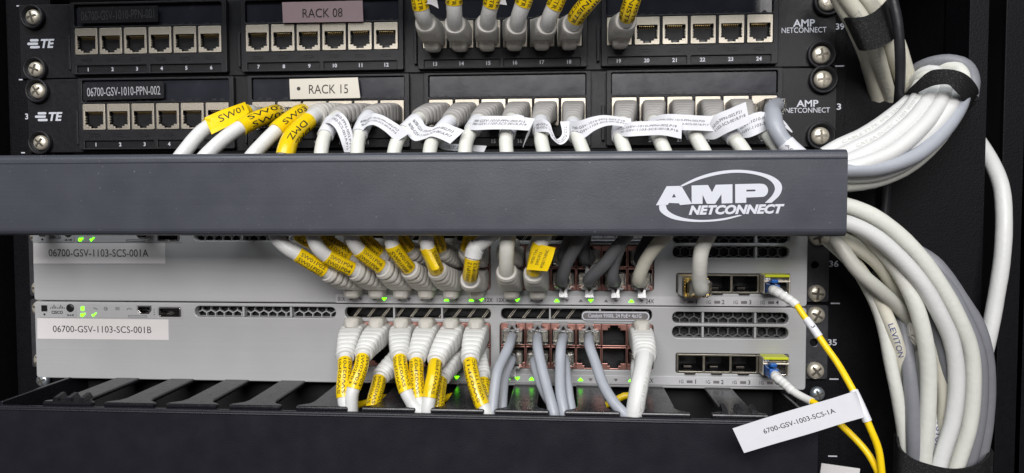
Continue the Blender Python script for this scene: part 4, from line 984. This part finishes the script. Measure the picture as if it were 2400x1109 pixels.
# ------------------------------------------------------------------ uplink modules and fibre
def sfp(label, dz, mname, k, front):
    x0, x1 = 152.4+14.45*k, 164.9+14.45*k; z0, z1 = dz-35.8, dz-26.6
    t = thing('uplink_module', label, 'transceiver', ((x0+x1)/2, -20, z0), 'transceivers in the uplink slots')
    mb = MB(); plate(mb, [rrect(x0, x1, z0, z1, .5, 2), rrect(x0+.8, x0+5.9, z0+1.0, z1-2.6, .3, 1), rrect(x1-5.9, x1-.8, z0+1.0, z1-2.6, .3, 1)], front, -10, .25)
    mb.box(x0+.6, x1-.6, front+7, front+8, z0+.8, z1-.8, 0, 1); mb.build('shell', [M[mname], M['socket']], t)
    return t, x0, x1, z0, z1
for dz, side in ((44.2, 'upper'), (0., 'lower')):
    t, x0, x1, z0, z1 = sfp('metal fibre transceiver with a lime bail in the last uplink slot of the %s switch' % side, dz, 'alloy', 3, -28)
    mb = MB(); mb.box(x0-.2, x1+.2, -30.5, -21.2, z1+.1, z1+1.5, .3); mb.build('bail', M['lime'], t)
    mb = MB()
    mb.box(x0-.5, x0-.1, -29.5, -22, z0+.6, z1+1.1, .15); mb.box(x1+.1, x1+.5, -29.5, -22, z0+.6, z1+1.1, .15); mb.box(x0-.5, x1+.5, -30.2, -29.3, z0+6.6, z0+7.5, .2)
    mb.build('bail_wire', M['steel'], t)
    SF = (x0+2.9, z0+3.4)
    if side == 'upper':
        pts = [(1812,680,-50),(1838,695,-57),(1868,717,-63),(1882,738,-66),(1905,768,-70),(1935,812,-75),(1962,850,-80),(1990,898,-88),(2008,932,-92),(2039,1002,-96),(2059,1053,-97),(2068,1120,-97)]
        lbl = 'yellow fibre cord from the upper switch, wearing the long white flag'
    else:
        pts = [(1818,884,-50),(1836,898,-55),(1858,917,-61),(1885,933,-66),(1911,946,-72),(1972,997,-84),(2034,1063,-92),(2064,1120,-95)]
        lbl = 'yellow fibre cord from the lower switch, passing behind the white flag'
    f = thing('fibre_cord', lbl, 'fibre cable', (SF[0], -28, SF[1]), 'yellow fibre cords')
    mb = MB(); mb.box(SF[0]-2.4, SF[0]+2.4, -39, -24, SF[1]-2.5, SF[1]+2.7, .5); mb.box(SF[0]-1.3, SF[0]+1.3, -37, -29, SF[1]+2.9, SF[1]+4.8, .4, M4=Matrix.Rotation(math.radians(-12), 4, 'X')); mb.box(SF[0]-1.7, SF[0]+1.7, -38, -34.5, SF[1]+3.6, SF[1]+5.4, .4)
    mb.build('connector', M['blue'], f)
    path = Path([(SF[0]+.2, -37, SF[1]-.3), (SF[0]+.7, -41.5, SF[1]-.6)] + px_pts(pts))
    s0, s1 = 1.5, path.nearpx(*((1868,717) if side == 'upper' else (1858,917)))
    mb = MB()
    def sec(t_, q):
        a = 2.6-.35*t_
        if t_ > .45 and ((t_-.45)*9) % 1 > .8: a -= .35
        return a, a, 2
    loft(mb, path, s0, s1, 48, sec, 16); mb.build('boot', M['boot_white'], f)
    mb = MB(); tube(mb, path, s1-2, path.L, 1.55, 14); mb.build('jacket', M['fibre'], f)
    if side == 'upper':
        sleeve(f, path, path.nearpx(1889,748), path.nearpx(1921,787), 1.9, 'paper', [('3', .5)], 1.7, False, name='number_sleeve', pad=.44)
        sleeve(f, path, path.nearpx(2000,917), path.nearpx(2034,985), 2.0, 'paper', name='flag_wrap')
        flag(f, [((1717,1004.5),(1744,1062),-101), ((1790,981),(1817,1040),-100.5), ((1870,957),(1900,1016),-99.5), ((1950,934),(1980,991),-98), ((1994,920),(2026,978),-96.5), ((2006,917),(2037,974),-93), ((2004,918),(2035,976),-90)],
             [('6700-GSV-1003-SCS-1A', .185, .70, .36, .54)], ink='ink')
    else:
        sleeve(f, path, path.nearpx(1858,917), path.nearpx(1903,942), 1.95, 'boot_white', name='white_sleeve')
t, x0, x1, z0, z1 = sfp('gold edged copper transceiver holding a clear plug in the first uplink slot', 44.2, 'gold_shell', 0, -36)
MB().box(x0-1.3, x0-.2, -36, -21, z0-.6, z1+.4, .3).build('side_wall', M['alloy'], t)
mb = MB()
for k in range(7): mb.box(x0+.4+k*1.8, x0+1.5+k*1.8, -37.2, -30, z0-1.0, z0+.1, .2)
for k in range(5): mb.box(x0-.2, x0+.5, -36.8, -30, z0+.8+k*1.6, z0+1.8+k*1.6, .2)
mb.build('spring_fingers', M['gold_shell'], t)
plugged('cream cable rising from the gold edged transceiver in the first uplink slot', GA, ((x0+x1)/2+1.0, -36, (z0+z1)/2-.2), [(1640,660,-48),(1640,620,-54),(1645,585,-56),(1664,545,-57),(1680,505,-56)], 3.8, 'ivory', 1, 7)

# ------------------------------------------------------------------ cable bundles on the right
def loose(label, pts, r, mname, group, txt=None, cat='network cable', ring=18):
    path = Path(px_pts(pts)); t = thing('network_cable', label, cat, path.p[0], group)
    mb = MB(); tube(mb, path, 0, path.L, r, ring, step=3); mb.build('jacket', M[mname], t)
    if txt:
        for tx, p0, p1, h, off, rev, ink in txt:
            m2 = MB(); a, b = path.nearpx(*p0), path.nearpx(*p1); wraptext(m2, path, min(a, b), max(a, b), r, tx, h, off, rev); m2.build('lettering', M[ink], t)
    return t, path
GU = 'cables turning up out of the duct into the right hand strap'
loose('white printed cable, uppermost of the fan leaving the charcoal duct', [(1930,362,-40),(1968,340,-40),(2021,316,-38),(2083,275,-34),(2134,232,-26),(2160,190,-12),(2172,160,8)], 3.6, 'white', GU, [('CABLE TYPE 4PR 23AWG', (1970,341), (2120,246), 1.4, .8, False, 'ink_faint')])
loose('white printed cable, second of the fan leaving the duct', [(1940,380,-46),(1996,350,-46),(2054,322,-44),(2115,274,-40),(2158,218,-30),(2180,180,-14),(2188,160,8)], 3.7, 'white', GU, [('CAT.6A ISO/IEC 11801 VERIFIED', (2000,349), (2150,232), 1.5, .6, False, 'ink_faint')])
loose('plain white cable, third of the fan leaving the duct', [(1940,392,-52),(1996,374,-52),(2062,342,-50),(2127,292,-46),(2172,240,-38),(2190,203,-26),(2200,170,4)], 3.8, 'white', GU)
loose('plain white cable, fourth of the fan leaving the duct', [(1950,402,-57),(2021,386,-57),(2090,358,-55),(2156,304,-50),(2200,248,-42),(2219,205,-30),(2222,170,4)], 3.9, 'white', GU)
loose('plain white cable, fifth of the fan, dipping under the grey one', [(1960,410,-50),(2040,394,-50),(2113,358,-50),(2176,310,-47),(2222,258,-42),(2241,214,-32),(2240,175,2)], 3.7, 'white', GU)
loose('grey cable, lowest and outermost of the fan', [(1930,400,-58),(1991,398,-58),(2067,393,-57),(2144,366,-54),(2205,316,-48),(2248,254,-40),(2258,215,-30),(2250,180,2)], 3.6, 'grey', GU)
loose('white cable below the grey one at the duct end', [(1930,432,-44),(1991,430,-44),(2052,420,-44),(2110,398,-44),(2160,362,-44),(2205,312,-40),(2240,250,-30),(2240,205,-10)], 4.4, 'ivory', GU)
loose('white cable squeezed between the grey one and the lowest white one', [(1930,412,-50),(1991,414,-50),(2060,408,-50),(2120,385,-50),(2180,340,-47),(2230,270,-38),(2246,220,-16)], 3.4, 'white', GU)
GL = 'cable loops behind the right hand strap'
loose('grey cable looping high behind the right hand strap', [(2120,205,26),(2141,168,6),(2180,148,-6),(2225,142,-12),(2262,153,-16),(2280,185,-22),(2276,230,-26)], 3.4, 'mgrey', GL)
loose('white cable looping behind the right hand strap under the grey loop', [(2150,210,20),(2180,172,0),(2215,158,-10),(2245,163,-16),(2258,190,-22),(2256,230,-22)], 3.8, 'ivory', GL)
loose('white cable with a small arch at the left end of the strap', [(2130,220,10),(2145,190,-4),(2165,170,-12),(2190,166,-16),(2205,185,-20)], 3.2, 'white', GL)
loose('white cable with a lower small arch at the left end of the strap', [(2126,226,4),(2145,200,-10),(2165,178,-18),(2185,176,-20),(2196,200,-22)], 2.8, 'ivory', GL)
def strap(label, st, group=None):
    t = thing('strap', label, 'cable strap', at(st[0][0][0], st[0][0][1], st[0][2] if not isinstance(st[0][2], tuple) else st[0][2][0]), 'black hook and loop straps')
    rb = Ribbon(st); mb = MB(); rb.solid(mb, 1.2, 6); mb.build('band', M['strap'], t)
    return t, rb
t, rb = strap('fuzzy black strap round the cable fan beside the duct, on the right', [((2108,240),(2128,248),-2), ((2118,226),(2140,231),-24), ((2144,196),(2158,214),-40), ((2181,166),(2193,200),-47), ((2215,162),(2225,199),-50), ((2245,166),(2240,210),-50), ((2268,177),(2253,222),-48), ((2292,206),(2263,244),-38), ((2288,232),(2266,257),-16), ((2270,240),(2258,250),0)])
GV = 'cables dropping from the top right through the side plate opening'
loose('cream cable, leftmost of the three going down into the side plate opening', [(1950,-40,-28),(1967,0,-26),(1990,40,-24),(2012,85,-20),(2030,130,-14),(2044,180,-4),(2056,232,6),(2066,300,18)], 4.0, 'cream', GV)
loose('cream cable with the lettering TIVITY ISO, middle of the three going into the opening', [(1966,-40,-32),(1986,0,-30),(2014,38,-28),(2038,85,-24),(2055,130,-18),(2069,180,-6),(2084,232,6),(2095,300,18)], 4.1, 'cream', GV, [('TIVITY ISO-E', (2051,118), (2081,226), 3.0, 0, False, 'ink_faint'), ('TP', (2006,24), (2014,40), 2.6, 0, False, 'ink_faint')])
loose('cream cable behind the black power cord, right of the TIVITY one', [(2000,-40,-24),(2030,0,-22),(2058,40,-20),(2080,95,-16),(2098,140,-10),(2116,190,0),(2140,260,14)], 4.1, 'cream', GV)
loose('cream cable showing right of the black power cord', [(2030,-40,-16),(2055,0,-14),(2085,55,-12),(2108,112,-8),(2124,164,0),(2136,205,8),(2160,260,20)], 3.8, 'cream', GV)
loose('black power cord hanging in front of the cream cables at the top right', [(2082,-50,-40),(2092,0,-40),(2103,50,-40),(2109,115,-38),(2110,180,-32),(2106,240,-22),(2098,330,-4),(2080,420,-3),(2070,560,-2)], 2.5, 'black_cable', 'black power cords', None, 'power cord')
strap('wide black strap round the cream cables at the top right', [((1972,44),(2010,117),-12), ((1981,43),(2019,119),-32), ((1995,42),(2030,119),-38), ((2024,39),(2058,113),-40), ((2052,26),(2084,100),-38), ((2074,8),(2098,88),-28), ((2084,-4),(2102,78),-8)])
GR = 'cables curving down from the duct end in the lower right bundle'
loose('cream spotted cable, thick outermost one of the lower right bundle', [(1930,472,-50),(1989,484,-50),(2047,508,-50),(2104,550,-49),(2162,611,-48),(2220,698,-46),(2256,770,-44),(2273,820,-42),(2279,890,-40),(2270,996,-38),(2240,1095,-36),(2225,1150,-36)], 4.2, 'ivory', GR)
loose('bright white cable running along the cream spotted one', [(1930,515,-56),(1989,524,-56),(2047,552,-56),(2104,600,-55),(2162,667,-54),(2205,742,-52),(2230,800,-50),(2242,880,-48),(2234,980,-46),(2206,1075,-44),(2190,1140,-44)], 3.9, 'white', GR)
loose('white cable peeking out between the two thick ones at the duct end', [(1930,498,-44),(1989,506,-44),(2030,522,-44),(2075,552,-44),(2130,602,-44),(2180,668,-44)], 3.4, 'white', GR)
loose('grey cable at the outer right edge of the lower bundle', [(1945,480,-22),(1989,490,-22),(2047,516,-22),(2095,550,-23),(2140,585,-24),(2190,618,-28),(2250,700,-30),(2292,770,-30),(2310,840,-28),(2314,910,-26),(2308,1000,-24),(2290,1100,-22)], 4.0, 'mgrey', GR)
loose('grey cable just inside the outer right grey one', [(1945,490,-30),(1989,498,-30),(2047,524,-30),(2100,566,-30),(2150,610,-31),(2215,670,-34),(2265,760,-36),(2291,830,-36),(2297,905,-34),(2289,1000,-32),(2266,1100,-30)], 4.0, 'mgrey', GR)
loose('cream cable leaving the duct corner, passing under the others', [(1930,548,-40),(1971,560,-42),(2018,584,-43),(2061,619,-42),(2104,684,-38),(2139,740,-32),(2160,800,-26)], 3.9, 'cream', GR)
loose('smooth cream cable in the middle of the bundle, running straight to the strap', [(1990,520,-40),(2047,568,-46),(2090,613,-48),(2133,684,-50),(2158,755,-50),(2174,839,-48),(2176,917,-46),(2171,1012,-44),(2162,1100,-42)], 3.9, 'ivory', GR)
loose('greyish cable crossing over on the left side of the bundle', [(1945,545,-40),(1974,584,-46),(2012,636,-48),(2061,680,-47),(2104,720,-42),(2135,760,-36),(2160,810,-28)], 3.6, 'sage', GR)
loose('cream cable along the left edge of the lower bundle', [(1935,560,-36),(1976,597,-40),(2007,630,-40),(2033,672,-40),(2058,725,-40),(2074,780,-40),(2086,845,-40),(2101,917,-40),(2118,1018,-38),(2126,1100,-36)], 3.2, 'ivory', GR)
loose('cream cable printed LEVITON near the left edge of the bundle', [(1960,566,-34),(2005,618,-38),(2052,688,-41),(2080,746,-42),(2098,792,-42),(2113,850,-38),(2121,940,-30)], 3.4, 'cream', GR, [('LEVITON', (2080,757), (2108,830), 2.6, .3, False, 'ink_blue')])
loose('dark grey cable inside the left part of the lower bundle', [(2040,640,-28),(2080,690,-32),(2112,755,-36),(2127,839,-40),(2136,917,-42),(2142,1043,-42),(2144,1110,-40)], 3.7, 'mgrey', GR)
loose('cream cable deep between the bright white one and the smooth middle one', [(2130,690,-34),(2165,740,-38),(2187,790,-40),(2208,870,-40),(2215,949,-40),(2206,1037,-38),(2192,1110,-38)], 3.7, 'cream', GR)
loose('white cable with blue printed digits deep in the bundle', [(2150,760,-28),(2175,830,-32),(2190,900,-34),(2196,961,-36),(2192,1027,-38),(2184,1085,-38)], 3.0, 'white', GR, [('16107-0', (2197,990), (2187,1066), 2.4, 1.2, False, 'ink_blue')])
loose('dark grey cable behind the bright white one in the lower bundle', [(2020,540,-34),(2080,590,-38),(2130,650,-40),(2170,710,-42),(2196,779,-42),(2216,850,-42),(2226,920,-40)], 3.6, 'mgrey', GR)
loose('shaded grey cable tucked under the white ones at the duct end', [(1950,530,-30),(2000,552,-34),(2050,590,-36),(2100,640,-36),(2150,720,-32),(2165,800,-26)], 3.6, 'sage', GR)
booted('pale ribbed boot lying between the cables of the lower bundle', GR, at(2132,770,-34), (2142,810,-34), [(2150,860,-34),(2152,930,-34),(2150,1010,-34)], 2.6, 'white', 'boot', nm=None, hw=4, hh=4)
loose('lone white cable looping out from behind the side plate edge', [(2270,300,40),(2296,335,22),(2326,385,8),(2347,440,-2),(2353,520,-8),(2348,610,-10),(2334,700,-10),(2318,785,-10),(2290,900,-8),(2270,1000,-6)], 4.1, 'white', None)
strap('black woven strap round the lower right bundle at the bottom edge', [((2108,1010),(2106,1110),-14), ((2101,1026),(2099,1130),-40), ((2110,1054),(2108,1135),-50), ((2140,1076),(2138,1140),-54), ((2180,1090),(2178,1142),-56), ((2232,1100),(2230,1142),-54), ((2275,1096),(2273,1140),-48), ((2306,1082),(2304,1135),-42), ((2322,1062),(2320,1130),-28), ((2318,1050),(2316,1110),-12)])
